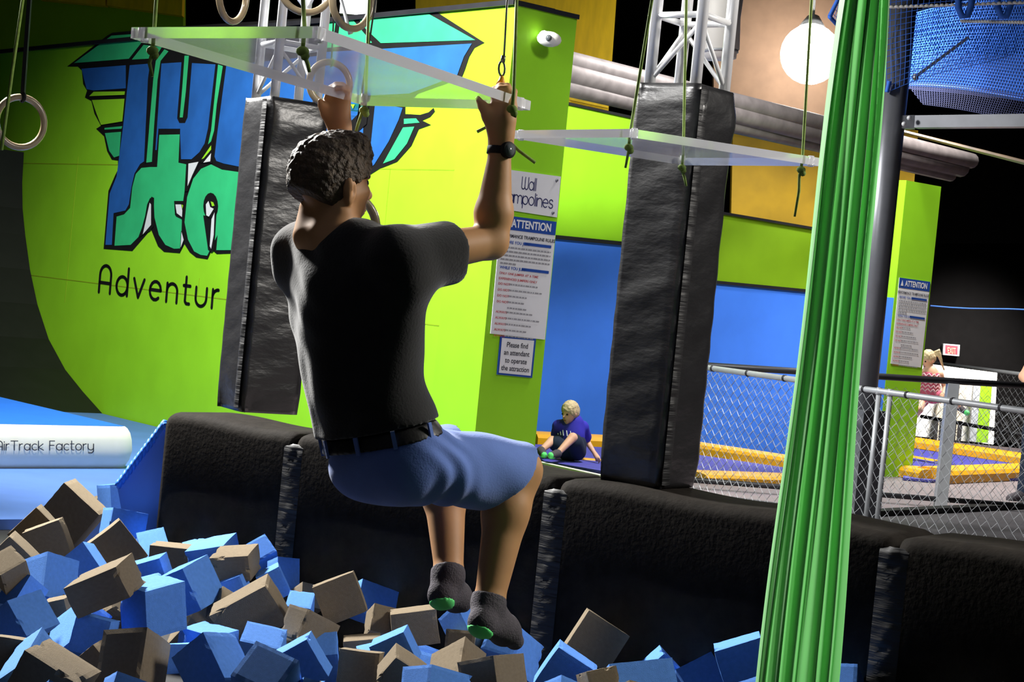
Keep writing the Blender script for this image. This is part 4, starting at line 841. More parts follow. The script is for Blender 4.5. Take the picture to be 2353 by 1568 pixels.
    sh = [('e', pel-ta*.01, (.164, .124, .105), AX, .04), ('c', hiR-V((0, 0, .002)), knR-V((0, 0, .008)), .09, .082, .03), ('c', hiL+V((0, 0, .012)), knL, .082, .08, .03), ('c', pel+fx*.01+rx*.04-ta*.03, pel+fx*.01-rx*.02-ta*.02, .07, .07, .04), ('c', hiR+thR*.1-V((0, 0, .014)), knR-V((0, 0, .022)), .08, .078, .02)]
    h1, h2 = at(1214, 1046, 4.70), at(1130, 1158, 4.62); hd = (h1-h2).normalized(); hn = (thR-hd*thR.dot(hd)).normalized()
    lo, hi_ = prims_bounds(sh, .05); fl = Field(lo, hi_, .005)
    for p in sh: (fl.cone(p[1], p[2], p[3]+.006, p[4]+.006, p[5]) if p[0] == 'c' else fl.ell(p[1], [x+.006 for x in p[2]], p[3], p[4]))
    fl.disp(sf); fl.plane(pel+ta*.062, ta); fl.plane(h1, hn)
    so = fl.build('shorts', M['shorts'], root, 2)
    lo, hi_ = prims_bounds([('e', pel, (.2, .2, .2))]); bl = Field(lo, hi_, .0045); bl.ell(pel-ta*.01, (.186, .141, .16), AX, .02); bl.plane(pel+ta*.07, ta); bl.plane(pel+ta*.033, -ta); bl.build('belt', M['leather'], root, 1)
    for a in (-2.5, -1.9, -1.2, -.6, .1):
        q = pel+ta*.05+rx*.176*math.cos(a)+fx*.136*math.sin(a); n_ = (rx*math.cos(a)+fx*math.sin(a)).normalized(); mb = MB(); mb.box(q+n_*.001, n_, n_.cross(ta).normalized(), ta, .003, .005, .022); mb.build('belt_loop', M['shorts'], so)
    # socks with bright heels
    for k, (an, kn, he, ba, to) in enumerate(((anR, knR, heR, baR, toR), (anL, knL, heL, baL, toL))):
        up = (kn-an).normalized(); pr = [(p[0], p[1], p[2], p[3]+.004, p[4]+.004, p[5]) for p in feet[k]]+[('c', an, mix(an, kn, .06), .038, .039, .02)]
        s_ = organic('sock', pr, .0042, M['sock'], root, .02, cuts=[(mix(an, kn, .055), up)])
        d = (ba-he).normalized(); side = d.cross(up).normalized(); dn = side.cross(d).normalized()
        if dn.dot(up) > 0: dn = -dn
        organic('heel_patch', [(p[0], p[1], p[2], p[3]+.0065, p[4]+.0065, p[5]) for p in feet[k][:3]], .0042, M['sockgreen'], s_, .02, cuts=[(he+dn*.019, -dn+d*.30), (mix(he, ba, .5), d)])
    # watch
    ad = (elR-wrR).normalized(); wc = mix(wrR, elR, .04); wt = thing('wrist_watch', wc, 'black wrist watch on the right wrist of the hanging man', 'watch')
    d, u, v = basis(ad); mb = MB(); prof = []
    for a in range(28):
        for z_, r_ in ((-.011, .030), (-.009, .033), (.009, .0335), (.011, .0305)): prof.append(wc+d*z_+(u*math.cos(a*math.pi/14)+v*math.sin(a*math.pi/14))*r_)
    mb.add(prof, [(a*4+j, a*4+(j+1) % 4, ((a+1) % 28)*4+(j+1) % 4, ((a+1) % 28)*4+j) for a in range(28) for j in range(4)]); mb.build('watch_strap', M['strap'], wt, True)
    fn = (-FW*.8+RT*.6); fn = (fn-d*fn.dot(d)).normalized(); sx = d.cross(fn)
    mb = MB(); fc = wc+fn*.032; mb.tube([fc-fn*.004, fc+fn*.006, fc+fn*.009], [.021, .021, .018], 24); mb.build('watch_case', M['strap'], wt, True)
    mb = MB(); mb.tube([fc+fn*.0088, fc+fn*.0096], .0145, 24); mb.build('watch_dial', M['lens'], wt, True)
man()
# ================================================================== children and the person at the right edge
def figure(root, J, sc, skin, hair, hf, parts, h=.008, long_hair=False, hands=True):
    """J: joint -> point; sc: body scale (1 = adult)."""
    A = lambda a, b, r1, r2, k=.02: ('c', J[a], J[b], r1*sc, r2*sc, k*sc)
    fx = V((hf.x, hf.y, 0)).normalized(); rx = V((fx.y, -fx.x, 0)); hs = sc if sc > .9 else sc*.55+.42
    up = (J['neck']-J['pel']).normalized()
    pr = [('e', mix(J['pel'], J['neck'], .68), (.16*sc, .11*sc, .2*sc), (rx, fx, up), .05*sc), ('e', mix(J['pel'], J['neck'], .3), (.135*sc, .1*sc, .17*sc), (rx, fx, up), .05*sc), ('e', J['pel'], (.16*sc, .12*sc, .13*sc), (rx, fx, up), .05*sc), A('neck', 'head', .055, .05)]
    for s in 'LR':
        pr += [A('neck', 'sh'+s, .05, .055), A('sh'+s, 'el'+s, .05, .04), A('el'+s, 'wr'+s, .042, .026), A('hi'+s, 'kn'+s, .085, .058), A('kn'+s, 'an'+s, .058, .036), A('an'+s, 'to'+s, .038, .026)]
        d = (J['wr'+s]-J['el'+s]).normalized(); w = J['wr'+s]; sd = d.cross(hf).normalized() if abs(d.dot(hf.normalized())) < .9 else d.cross(Z).normalized()
        pr += [('c', w, w+d*.07*sc, .03*sc, .036*sc, .01)]
        for i in range(4): b = w+d*.075*sc+sd*(i-1.5)*.019*sc; pr.append(('c', b, b+d*(.075-.012*abs(i-1.3))*sc, .0105*sc, .0085*sc, .004))
        pr.append(('c', w+d*.03*sc+sd*.03*sc, w+d*.075*sc+sd*.06*sc, .013*sc, .009*sc, .006))
    hr = hf.cross(Z).normalized(); hu = hr.cross(hf).normalized(); hc = J['head']; H = lambda f, r, u: hc+(hf*f+hr*r+hu*u)*hs; HX = (hf, hr, hu)
    pr += [('e', H(-.01, 0, .02), [x*hs for x in (.094, .076, .092)], HX, .02), ('e', H(.03, 0, -.045), [x*hs for x in (.058, .056, .06)], HX, .02), ('c', H(.09, 0, .0), H(.104, 0, -.024), .008*hs, .011*hs, .01), ('c', H(.06, 0, -.092), H(.05, 0, -.088), .018*hs, .02*hs, .015), ('e', H(-.005, .078, -.015), [x*hs for x in (.018, .009, .028)], HX, .004), ('e', H(-.005, -.078, -.015), [x*hs for x in (.018, .009, .028)], HX, .004)]
    organic('body', pr, h, skin, root, .02)
    for s in (1, -1):
        mb = MB(); mb.ball(H(.077, .031*s, .002), .011*hs, 8); mb.build('eye', M['eye'], root, True)
    mb = MB(); mb.ball(H(.087, 0, -.062), (.006*hs, .02*hs, .006*hs), 8, 0, HX); mb.build('mouth', M['lip'], root, True)
    hp = [('e', H(-.014, 0, .026), [x*hs for x in (.102, .085, .098)], HX, .02), ('e', H(-.05, 0, -.02), [x*hs for x in (.055, .07, .075)], HX, .03)]
    organic('hair', hp, h*.7, hair, root, .02, cuts=[(H(.052, 0, .0), hf*.8-hu*.62), (H(-.03, 0, -.06), -hu-hf*.5)], disp=lambda P: .003*np.sin(P[..., 0]*160)*np.sin(P[..., 1]*150+P[..., 2]*90))
    for nm, m, pl, g, cuts in parts: organic(nm, pl, h, m, root, .03*sc, grow=g, cuts=cuts)
    return H
# boy sitting on the trampoline
def boy():
    t = 14.2; P = lambda x, y, dt=0: at(x, y, t+dt); s = .62
    J = dict(pel=P(1315, 1030, .05), neck=P(1308, 974, .1), head=P(1309, 948, .02), shL=P(1338, 982, .1), shR=P(1284, 980, .06), elL=P(1347, 1012, .22), wrL=P(1368, 1045, .1), elR=P(1278, 1004, .2), wrR=P(1281, 1034, .25),
        hiL=P(1326, 1038, .0), hiR=P(1304, 1036, .04), knL=P(1316, 1006, -.15), anL=P(1281, 1043, -.28), toL=P(1266, 1047, -.36), knR=P(1269, 1013, .02), anR=P(1243, 1036, -.12), toR=P(1250, 1046, -.22))
    root = thing('person', on_z(1315, 1058, -.01), 'small blond boy in a royal blue T-shirt sitting on the trampoline with his knees up', 'person')
    hf = V((-.62, -.72, -.28)).normalized(); up = (J['neck']-J['pel']).normalized(); fx = V((-.6, -.8, 0)).normalized(); rx = V((fx.y, -fx.x, 0))
    c = lambda a, b, r1, r2: ('c', J[a], J[b], r1*s, r2*s)
    tee = [('e', mix(J['pel'], J['neck'], .66), (.17*s, .125*s, .2*s), (rx, fx, up)), ('e', mix(J['pel'], J['neck'], .28), (.16*s, .13*s, .2*s), (rx, fx, up)), c('neck', 'shL', .05, .062), c('neck', 'shR', .05, .062), ('c', J['shL'], mix(J['shL'], J['elL'], .75), .062*s, .066*s), ('c', J['shR'], mix(J['shR'], J['elR'], .75), .062*s, .062*s)]
    srt = [('e', J['pel'], (.17*s, .14*s, .14*s), (rx, fx, up)), ('c', J['hiL'], mix(J['hiL'], J['knL'], .7), .1*s, .09*s), ('c', J['hiR'], mix(J['hiR'], J['knR'], .7), .1*s, .09*s)]
    figure(root, J, s, M['skin2'], M['blond'], hf, [('t_shirt', M['royal'], tee, .01, []), ('shorts', M['navyshort'], srt, .01, []),
        ('sock', M['sock'], [c('anL', 'toL', .05, .036)], .004, []), ('sock', M['sock'], [c('anR', 'toR', .05, .036)], .004, [])], .0075)
    for k in ('toL', 'toR'): organic('green_sole', [('c', J[k], mix(J[k], J['an'+k[2]], .35)-Z*.008, .042*s, .04*s)], .006, M['sockgreen'], root)
    g = mix(J['pel'], J['neck'], .62)+fx*.098; mb = MB(); lt = (rx*-1).normalized(); text_mesh(mb, 'ALEX', lambda x, y: V((0, 0, 0)), 1) if False else None
    for i in range(5): q = g+rx*(.062-.031*i)-fx*.012*abs(i-2)*.6; mb.bar(q-up*.022, q+up*.022, .012, .006)
    mb.build('shirt_print', M['sign'], root)
boy()
# girl in mid jump behind the far column
def girl():
    t = 18.2; P = lambda x, y, dt=0: at(x, y, t+dt); s = .66
    J = dict(pel=P(2132, 902), neck=P(2136, 852), head=P(2132, 826), shL=P(2116, 862, -.02), shR=P(2160, 862, -.04), elL=P(2098, 884, .05), wrL=P(2090, 905, -.1), elR=P(2172, 888, -.02), wrR=P(2166, 912, -.12),
        hiL=P(2122, 912), hiR=P(2142, 912), knL=P(2112, 942, -.2), anL=P(2098, 965, .05), toL=P(2098, 978, .1), knR=P(2182, 912, -.15), anR=P(2206, 938, -.1), toR=P(2220, 948, -.16))
    root = thing('person', J['pel'], 'blond girl in a pink patterned top jumping, half hidden by the far column', 'person')
    hf = V((-.75, -.5, -.42)).normalized(); up = (J['neck']-J['pel']).normalized(); fx = V((-.5, -.86, 0)); rx = V((fx.y, -fx.x, 0)); c = lambda a, b, r1, r2: ('c', J[a], J[b], r1*s, r2*s)
    top = [('e', mix(J['pel'], J['neck'], .66), (.165*s, .12*s, .19*s), (rx, fx, up)), ('e', mix(J['pel'], J['neck'], .26), (.15*s, .12*s, .2*s), (rx, fx, up)), ('e', J['pel'], (.16*s, .13*s, .12*s), (rx, fx, up))]
    H = figure(root, J, s, M['skin2'], M['blond'], hf, [('pink_top', M['pink'], top, .008, [(mix(J['pel'], J['neck'], .93), up)]), ('shorts', M['pink'], [('e', J['pel'], (.165*s, .135*s, .12*s), (rx, fx, up)), ('c', J['hiR'], mix(J['hiR'], J['knR'], .35), .1*s, .09*s), ('c', J['hiL'], mix(J['hiL'], J['knL'], .35), .1*s, .09*s)], .006, []),
        ('sock', M['sock'], [c('anR', 'toR', .045, .034)], .004, []), ('sock', M['sock'], [c('anL', 'toL', .045, .034)], .004, []), ('green_toe', M['sockgreen'], [('c', J['toR'], J['toR']+(J['toR']-J['anR'])*.18, .034*s, .03*s)], .006, [])], .008)
    for k in range(5):
        mb = MB(); z0 = mix(J['pel'], J['neck'], .12+.17*k); pts = []
        for i in range(29):
            a = -1.6+3.2*i/28; pts.append(z0+fx*.128*s*1.09*math.cos(a)+rx*.172*s*1.06*math.sin(a)+up*.013*(1 if i % 4 < 2 else -1)*(1 if i % 2 == 0 else .2))
        mb.tube(pts, .008, 5); mb.build('zigzag_stripe', M['pinkw'], root, True)
    mb = MB(); q = H(-.09, -.04, .05)
    for i in range(4): mb.tube([q, q+RT*.05+UP*(.03-.02*i), q+RT*(.07+.01*i)-UP*(.02+.05*i)], [.02, .016, .006], 7)
    mb.build('ponytail', M['blond'], root, True)
girl()
# person cut by the right edge
def edge_person():
    t = 14.95; P = lambda x, y, dt=0: at(x, y, t+dt); s = .95
    J = dict(pel=P(2392, 985), neck=P(2408, 812), head=P(2412, 768), shL=P(2440, 826), shR=P(2374, 828), elL=P(2452, 905), wrL=P(2442, 975), elR=P(2352, 866, .0), wrR=P(2384, 905, -.2), hiL=P(2402, 990), hiR=P(2378, 992), knL=P(2392, 1065), anL=P(2382, 1140), toL=P(2362, 1150, -.15), knR=P(2368, 1068), anR=P(2352, 1138), toR=P(2322, 1146, -.1))
    root = thing('person', on_z(2375, 1150, -.03), 'person cut by the right edge, only an elbow, dark leg and shoe showing', 'person')
    hf = V((-.8, .5, 0)).normalized(); up = (J['neck']-J['pel']).normalized(); fx = V((-.8, .5, 0)).normalized(); rx = V((fx.y, -fx.x, 0)); c = lambda a, b, r1, r2: ('c', J[a], J[b], r1*s, r2*s)
    figure(root, J, s, M['skin2'], M['hair'], hf, [('t_shirt', M['tee'], [('e', mix(J['pel'], J['neck'], .66), (.17*s, .12*s, .2*s), (rx, fx, up)), ('e', mix(J['pel'], J['neck'], .28), (.15*s, .12*s, .2*s), (rx, fx, up)), c('neck', 'shL', .05, .06), c('neck', 'shR', .05, .06)], .01, []),
        ('trousers', M['navyshort'], [('e', J['pel'], (.165*s, .13*s, .13*s), (rx, fx, up)), c('hiL', 'knL', .1, .075), c('hiR', 'knR', .1, .075), c('knL', 'anL', .075, .055), c('knR', 'anR', .075, .055)], .008, []), ('sock', M['sock'], [c('anR', 'toR', .045, .034)], .006, []), ('sock', M['sock'], [c('anL', 'toL', .045, .034)], .006, []), ('green_toe', M['sockgreen'], [('c', J['toR'], mix(J['toR'], J['anR'], .2), .03*s, .028*s)], .006, [])], .011)
edge_person()
# ================================================================== foam cubes in the pit
def foam_mesh(seed, torn):
    r = random.Random(seed); bm = bmesh.new(); bmesh.ops.create_cube(bm, size=1.0); bmesh.ops.subdivide_edges(bm, edges=bm.edges[:], cuts=9, use_grid_fill=True)
    nt = [(V((r.choice((-.5, .5)), r.choice((-.5, .5)), r.uniform(-.4, .4))), r.uniform(.05, .1)) for _ in range(torn)]
    nt = [(V((p.x, p.y, p.z)) if i % 3 == 0 else (V((p.z, p.x, p.y)) if i % 3 == 1 else V((p.x, p.z, p.y))), q) for i, (p, q) in enumerate(nt)]
    bend = r.uniform(-.03, .03); tw = r.uniform(-.04, .04)
    for v in bm.verts:
        c = v.co; k = sum(abs(abs(x)-.5) < 1e-4 for x in c); p = c.copy()
        for q, s in nt:
            d = (c-q).length
            if d < s*1.6: p -= c.normalized()*(s*(1-d/(s*1.6)))*r.uniform(.5, 1.3)
        if k >= 2: p *= 1-.012-.012*r.random()
        p.x += bend*c.y*c.y*2; p.y += tw*c.z*c.x; p.z += bend*c.x*c.x
        v.co = p
    me = bpy.data.meshes.new('foam_cube'); bm.to_mesh(me); bm.free(); return me
FM = {}
for c in 'bg':
    FM[c] = [foam_mesh(11+i*7+(c == 'g'), i*(2 if c == 'g' else 1)) for i in range(5)]
    for me in FM[c]: me.materials.append(M['foam_b' if c == 'b' else 'foam_g'])
ncube = [0]
def foam(c, v0, a, b, d, label, group='foam cubes lying in the pit', ztop=.19, torn=None):
    X = np.array([[a[0]-v0[0], b[0]-v0[0], d[0]-v0[0]], [-(a[1]-v0[1]), -(b[1]-v0[1]), -(d[1]-v0[1])]], float)
    p0 = on_z(v0[0], v0[1], ztop); t = (p0-CAM).dot(FW); Lr = .152*F/t; sp = np.full(3, Lr)
    for _ in range(60):   # closest box orientation and edge lengths to the drawn corner
        U_, S_, Vt = np.linalg.svd(X/sp); R = U_@Vt[:2]; n2 = np.maximum(.03, (R*R).sum(0)); sp = .5*sp+.5*np.clip((X*R).sum(0)/n2, .62*Lr, 1.5*Lr)
    w = np.cross(R[0], R[1])
    if (w > 0).sum() < 2: w = -w
    sz = [float(q)*t/F for q in sp]
    if __name__ == 'check': print(v0, [round(float(np.linalg.norm(X[:, i]-R[:, i]*sp[i]))) for i in range(3)], [round(x, 3) for x in sz])
    e = [RT*R[0, i]+UP*R[1, i]+FW*w[i] for i in range(3)]
    if e[0].cross(e[1]).dot(e[2]) < 0: e[0], e[1] = e[1], e[0]; sz[0], sz[1] = sz[1], sz[0]
    ctr = p0+(e[0]*sz[0]+e[1]*sz[1]+e[2]*sz[2])/2
    i = ncube[0]; ncube[0] += 1; me = FM[c][i % 5 if torn is None else torn]
    o = bpy.data.objects.new('foam_cube', me); COL.objects.link(o)
    m = Matrix([[e[0][k], e[1][k], e[2][k], 0] for k in range(3)]+[[0, 0, 0, 1]]).to_4x4()
    o.matrix_world = Matrix.Translation(ctr) @ m @ Matrix.Diagonal((sz[0], sz[1], sz[2], 1))
    tag(o, label, 'foam cube', group); return o
FO = [
('g', (147, 1108), (68, 1190), (234, 1180), (158, 1104), 'large dark grey foam cube rising to a point before the white mat'),
('g', (84, 1165), (15, 1228), (139, 1222), (81, 1163), 'dark grey foam cube with a thin lit edge, left of the large pointed grey cube'),
('g', (50, 1225), (136, 1197), (80, 1305), (46, 1222), 'dark grey foam cube under a thin pale sloping edge below the large pointed grey cube'),
('g', (36, 1218), (-31, 1266), (106, 1271), (38, 1224), 'olive grey foam cube with a blunt peak near the left edge'),
('b', (252, 1114), (206, 1121), (320, 1111), (258, 1190), 'upright blue foam cube with pale left and navy right face below the blue gusset'),
('g', (212, 1147), (256, 1145), (214, 1200), (209, 1143), 'grey foam cube tucked under the upright blue cube by the gusset'),
('b', (260, 1166), (228, 1170), (331, 1188), (252, 1230), 'blue foam cube with a torn pale left face, under the upright blue cube'),
('g', (277, 1195), (206, 1253), (337, 1283), (262, 1196), 'dark grey foam cube torn pale at its upper left, beside the pointed one'),
('b', (311, 1224), (371, 1215), (350, 1288), (305, 1262), 'light blue foam cube with a broad sunny top beside the splayed grey cube'),
('b', (190, 1244), (148, 1283), (240, 1316), (202, 1256), 'mid blue foam cube leaning against the dark grey torn cube'),
('b', (110, 1266), (39, 1292), (169, 1297), (109, 1362), 'blue foam cube with pale left and navy right face near the left edge'),
('g', (0, 1323), (45, 1301), (-46, 1290), (8, 1370), 'tan topped grey foam cube cut by the left edge'),
('b', (70, 1321), (34, 1319), (92, 1368), (50, 1392), 'small light blue foam cube in front of the pale and navy blue cube'),
('g', (142, 1355), (267, 1297), (172, 1428), (154, 1336), 'large black-looking grey foam cube with a tan sloping top, behind the big front blue cube'),
('b', (301, 1267), (266, 1305), (340, 1302), (307, 1288), 'violet blue foam cube peeking up behind the blue slab-shaped one'),
('b', (280, 1307), (369, 1282), (300, 1372), (286, 1299), 'blue foam cube sloping up to the right behind the big front blue cube'),
('g', (383, 1149), (366, 1228), (449, 1191), (343, 1192), 'splayed brown-grey foam cube with pale torn flaps at the foot of the barrier'),
('g', (352, 1183), (318, 1188), (377, 1156), (356, 1240), 'thin tan topped grey foam cube left of the splayed grey cube'),
('g', (450, 1195), (491, 1192), (422, 1172), (452, 1252), 'flat grey foam cube with a pale top behind the splayed grey cube'),
('b', (449, 1203), (544, 1200), (443, 1272), (468, 1196), 'navy blue foam cube with a thin bright top edge at the foot of the barrier'),
('g', (526, 1241), (556, 1234), (530, 1292), (519, 1237), 'small dark grey foam cube right below the navy blue one'),
('b', (432, 1265), (474, 1253), (412, 1252), (437, 1322), 'pale blue foam cube mostly hidden behind the bright topped blue one'),
('b', (512, 1255), (421, 1277), (525, 1236), (520, 1330), 'blue foam cube with a bright long top, left of the tan topped cube'),
('g', (342, 1253), (434, 1261), (336, 1335), (347, 1248), 'pale tan foam cube face lying behind the sloping blue cubes'),
('g', (569, 1278), (477, 1287), (579, 1261), (573, 1338), 'square grey foam cube with a tan top standing level behind the big brown one'),
('b', (588, 1294), (616, 1274), (562, 1252), (594, 1350), 'very pale blue foam cube torn at its corner, right of the tan topped cube'),
('b', (638, 1279), (619, 1290), (674, 1296), (652, 1348), 'dark blue foam cube against the barrier under the left wrinkled seam'),
('b', (641, 1303), (589, 1328), (668, 1368), (632, 1299), 'blue foam cube with a bright thin top behind the big brown cube'),
('g', (618, 1316), (491, 1387), (666, 1405), (624, 1332), 'big dark brown foam cube tilted on its corner in the middle of the pile'),
('b', (496, 1343), (545, 1324), (518, 1405), (500, 1339), 'mid blue foam cube peeking out left of the big brown cube'),
('g', (512, 1346), (494, 1366), (545, 1372), (518, 1362), 'small tan foam corner between the violet and the big brown cube'),
('b', (418, 1307), (344, 1346), (458, 1283), (455, 1408), 'large violet blue foam cube behind the big front blue cube'),
('b', (332, 1361), (255, 1350), (411, 1346), (334, 1478), 'big front blue foam cube seen corner-on with a bright flat top'),
('g', (341, 1440), (231, 1451), (377, 1497), (334, 1556), 'big grey foam cube in front of the big front blue cube'),
('b', (196, 1368), (113, 1433), (252, 1422), (203, 1446), 'pale sky blue foam cube peaking left of the big front blue cube'),
('b', (256, 1429), (172, 1418), (226, 1512), (263, 1437), 'flat light blue foam cube leaning left of the big grey cube'),
('b', (15, 1381), (70, 1370), (-36, 1416), (70, 1458), 'violet topped blue foam cube with a navy front at the left edge'),
('b', (96, 1441), (57, 1481), (139, 1524), (98, 1502), 'pale torn blue foam cube below the violet topped one'),
('g', (55, 1471), (-36, 1478), (30, 1545), (63, 1479), 'tan faced foam cube at the left edge near the bottom'),
('g', (56, 1494), (0, 1592), (186, 1570), (80, 1489), 'black-looking foam cube with a thin pale edge at the bottom left'),
('g', (214, 1481), (150, 1538), (264, 1548), (225, 1477), 'dark triangular foam corner left of the big grey cube'),
('b', (269, 1542), (235, 1564), (345, 1592), (266, 1612), 'blue foam corner cut by the bottom edge in front of the big grey cube'),
('b', (112, 1562), (80, 1592), (150, 1592), (118, 1602), 'tiny blue foam corner at the bottom edge far left'),
('b', (147, 1330), (118, 1382), (190, 1352), (152, 1341), 'navy foam cube edge left of the black-looking tan topped cube'),
('g', (146, 1365), (116, 1417), (180, 1408), (151, 1372), 'small tan triangle of foam above the pale sky blue cube'),
('g', (87, 1389), (120, 1382), (100, 1445), (92, 1385), 'small dark brown foam cube between the violet topped and pale sky blue cubes'),
('g', (34, 1352), (-26, 1330), (18, 1390), (40, 1362), 'ragged tan foam cube cut by the left edge in mid pile'),
('b', (497, 1465), (406, 1452), (540, 1458), (496, 1545), 'blue foam cube with a thin bright top right of the big front blue cube'),
('b', (466, 1450), (388, 1516), (524, 1470), (526, 1547), 'large pointed blue foam cube at the bottom, right of the big grey cube'),
('b', (549, 1473), (557, 1435), (642, 1501), (545, 1532), 'pale topped blue foam cube behind the notched blue cube at the bottom'),
('b', (528, 1552), (579, 1483), (634, 1592), (527, 1612), 'notched blue foam cube with a wide lit face at the bottom centre-left'),
('b', (715, 1449), (622, 1501), (764, 1536), (712, 1458), 'navy blue foam cube tilted on edge below the tan and dark cubes'),
('g', (711, 1401), (661, 1393), (773, 1453), (686, 1467), 'foam cube with a narrow tan face between two dark sides'),
('b', (611, 1551), (585, 1582), (662, 1587), (615, 1604), 'dark blue foam corner at the bottom edge before the notched blue cube'),
('b', (776, 1504), (718, 1508), (768, 1462), (780, 1570), 'bright pale blue foam cube right of the navy tilted one'),
('b', (698, 1555), (680, 1578), (742, 1582), (701, 1602), 'pale blue foam corner at the bottom edge near the ragged tan cube'),
('b', (378, 1483), (372, 1487), (418, 1490), (388, 1530), 'small blue foam cube right of the big grey cube'),
('g', (717, 1350), (812, 1316), (752, 1441), (713, 1353), 'large tan-brown foam cube standing square below the barrier'),
('g', (696, 1336), (670, 1358), (737, 1356), (700, 1385), 'ragged tan foam cube left of the large tan-brown cube'),
('b', (714, 1400), (674, 1387), (714, 1374), (716, 1445), 'bright pale blue foam patch under the large tan-brown cube'),
('b', (833, 1329), (819, 1341), (900, 1399), (850, 1402), 'navy foam cube with a slanting edge right of the large tan-brown cube'),
('b', (847, 1342), (888, 1339), (862, 1405), (850, 1337), 'dark blue foam cube standing behind the slanting navy one'),
('g', (860, 1386), (844, 1412), (916, 1413), (862, 1445), 'torn tan foam cube with a jagged shadow below the slanting navy cube'),
('g', (895, 1414), (1001, 1401), (905, 1495), (890, 1410), 'black-looking foam cube with a long thin pale edge under the left foot'),
('b', (937, 1434), (856, 1469), (971, 1504), (931, 1442), 'navy blue foam cube rising to a point in front of the black-looking edge cube'),
('g', (788, 1475), (874, 1469), (792, 1536), (783, 1471), 'flat dark foam cube between the bright pale blue and pointed navy cubes'),
('b', (819, 1502), (895, 1483), (830, 1562), (813, 1497), 'blue foam cube showing only a thin bright top edge'),
('g', (874, 1503), (779, 1500), (858, 1584), (879, 1511), 'ragged tan foam cube flat at the bottom centre'),
('g', (911, 1476), (866, 1512), (990, 1518), (916, 1492), 'brown-tan foam cube with a peaked front beside the ragged tan cube'),
('b', (992, 1526), (921, 1544), (1085, 1570), (984, 1602), 'bright blue foam cube, pale on its left, cut by the bottom edge below the feet'),
('b', (1046, 1385), (1004, 1429), (1096, 1388), (1083, 1452), 'sky blue foam cube right under the left foot'),
('g', (1093, 1450), (1024, 1447), (1130, 1492), (1086, 1525), 'grey-olive foam cube under the heel of the right foot'),
('g', (1068, 1462), (988, 1513), (1117, 1508), (1057, 1530), 'tan foam pyramid corner with a dark right side below the right foot'),
('b', (1176, 1513), (1108, 1480), (1190, 1450), (1180, 1590), 'pale sky blue foam cube under the toes of the right foot'),
('b', (1197, 1441), (1162, 1453), (1243, 1504), (1185, 1525), 'navy foam cube with a small pale top right of the toes'),
('g', (1133, 1506), (1047, 1534), (1204, 1516), (1146, 1595), 'dark brown foam cube cut by the bottom edge right of the tan pyramid'),
('g', (1354, 1401), (1294, 1481), (1452, 1459), (1350, 1406), 'large black-looking foam cube leaning on the barrier right of the feet'),
('b', (1344, 1405), (1243, 1505), (1402, 1452), (1353, 1412), 'navy foam cube with a long pale slanting edge behind the large black-looking cube'),
('b', (1283, 1486), (1222, 1576), (1372, 1546), (1287, 1480), 'mid blue foam cube with a wide lit front below the large black-looking cube'),
('g', (1347, 1544), (1386, 1538), (1356, 1584), (1335, 1555), 'small tan and brown foam cube at the bottom edge between blue ones'),
('b', (1398, 1525), (1549, 1519), (1418, 1625), (1385, 1562), 'wide blue foam cube with a pale left sliver at the bottom edge'),
('b', (1515, 1482), (1458, 1526), (1580, 1542), (1520, 1492), 'navy foam cube peaking behind the wide blue cube at the bottom'),
('b', (1553, 1538), (1646, 1518), (1602, 1595), (1545, 1562), 'teal-lit blue foam cube left of the tall one beside the silk'),
('b', (1639, 1498), (1742, 1456), (1662, 1595), (1645, 1491), 'tall tilted blue foam cube against the left side of the green silk'),
('b', (1971, 1525), (1890, 1527), (2006, 1582), (1958, 1602), 'blue foam cube right of the green silk at the bottom edge'),
('b', (1290, 1550), (1240, 1577), (1347, 1578), (1285, 1604), 'small blue foam corner at the bottom edge before the mid blue cube'),
('g', (1446, 1562), (1425, 1582), (1477, 1578), (1450, 1604), 'tiny brown foam corner before the wide blue cube'),
('b', (1745, 1552), (1700, 1573), (1792, 1572), (1748, 1604), 'pale blue foam corner at the foot of the green silk'),
]
LOW = {(50, 1225): .12, (252, 1114): .1, (212, 1147): 0, (311, 1224): .1, (190, 1244): .15, (280, 1307): .12, (301, 1267): .05, (352, 1183): .08, (450, 1195): .08, (449, 1203): .15, (526, 1241): .08, (432, 1265): .06, (342, 1253): .1,
 (588, 1294): .1, (638, 1279): .15, (641, 1303): .15, (496, 1343): .08, (512, 1346): .1, (418, 1307): .17, (196, 1368): .13, (256, 1429): .1, (55, 1471): .15, (214, 1481): .07, (147, 1330): .04, (146, 1365): .05, (87, 1389): .05, (34, 1352): .12, (497, 1465): .03,
 (549, 1473): .05, (711, 1401): .15, (776, 1504): .02, (378, 1483): 0, (696, 1336): .08, (714, 1400): .03, (833, 1329): .12, (847, 1342): .06, (860, 1386): .12, (895, 1414): .1, (937, 1434): .15, (788, 1475): .05, (819, 1502): .05, (874, 1503): .12, (911, 1476): .17,
 (1093, 1450): .12, (1176, 1513): .05, (1197, 1441): .12, (1344, 1405): .08, (1515, 1482): .1, (1553, 1538): .05}
for f in FO: foam(*f, ztop=LOW.get(f[1], .19))
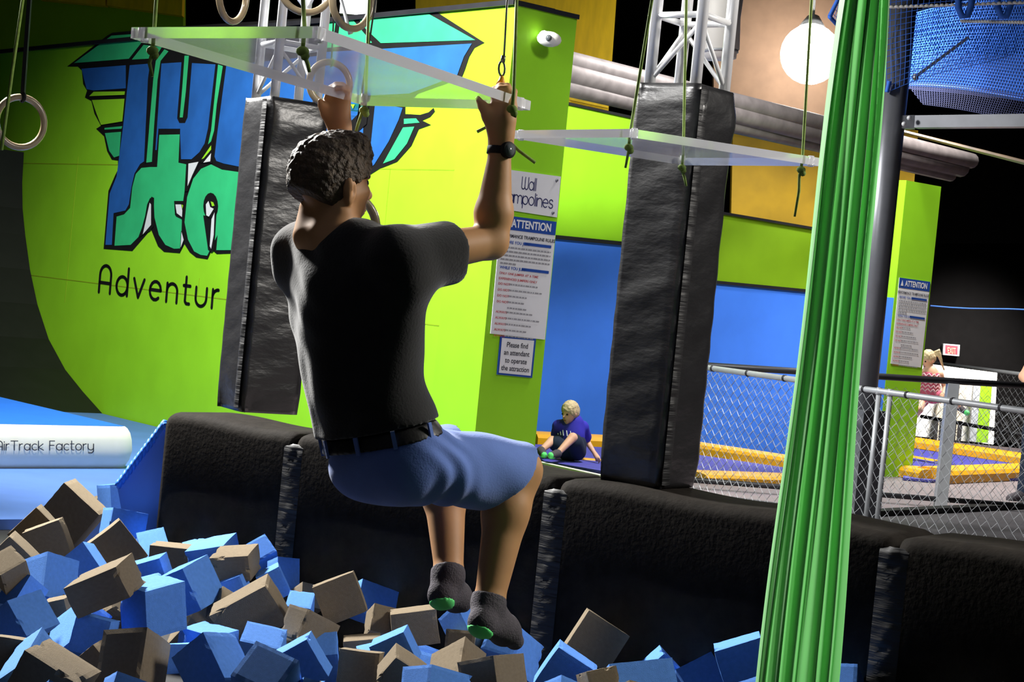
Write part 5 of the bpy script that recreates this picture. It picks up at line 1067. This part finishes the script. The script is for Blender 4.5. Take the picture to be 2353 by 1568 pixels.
# deeper cubes glimpsed in the gaps
r = random.Random(5)
for i in range(44):
    px, py = r.uniform(-20, 1800), 0
    lo = 1215+max(0, (px-300))*.21 if px < 1300 else 1470
    py = r.uniform(lo+30, 1600); p = on_z(px, py, -.03); c = r.choice('bgg')
    if (p-L0).dot(LN) < .2: continue
    o = bpy.data.objects.new('foam_cube', FM[c][i % 5]); COL.objects.link(o)
    o.matrix_world = Matrix.Translation(p-Z*.12) @ Matrix.Rotation(r.uniform(0, 6), 4, V((r.uniform(-1, 1), r.uniform(-1, 1), 1)).normalized()) @ Matrix.Scale(.16, 4)
    tag(o, 'foam cube half buried in the dark gaps under the top layer of the pit', 'foam cube', 'foam cubes buried in the gaps of the pit')
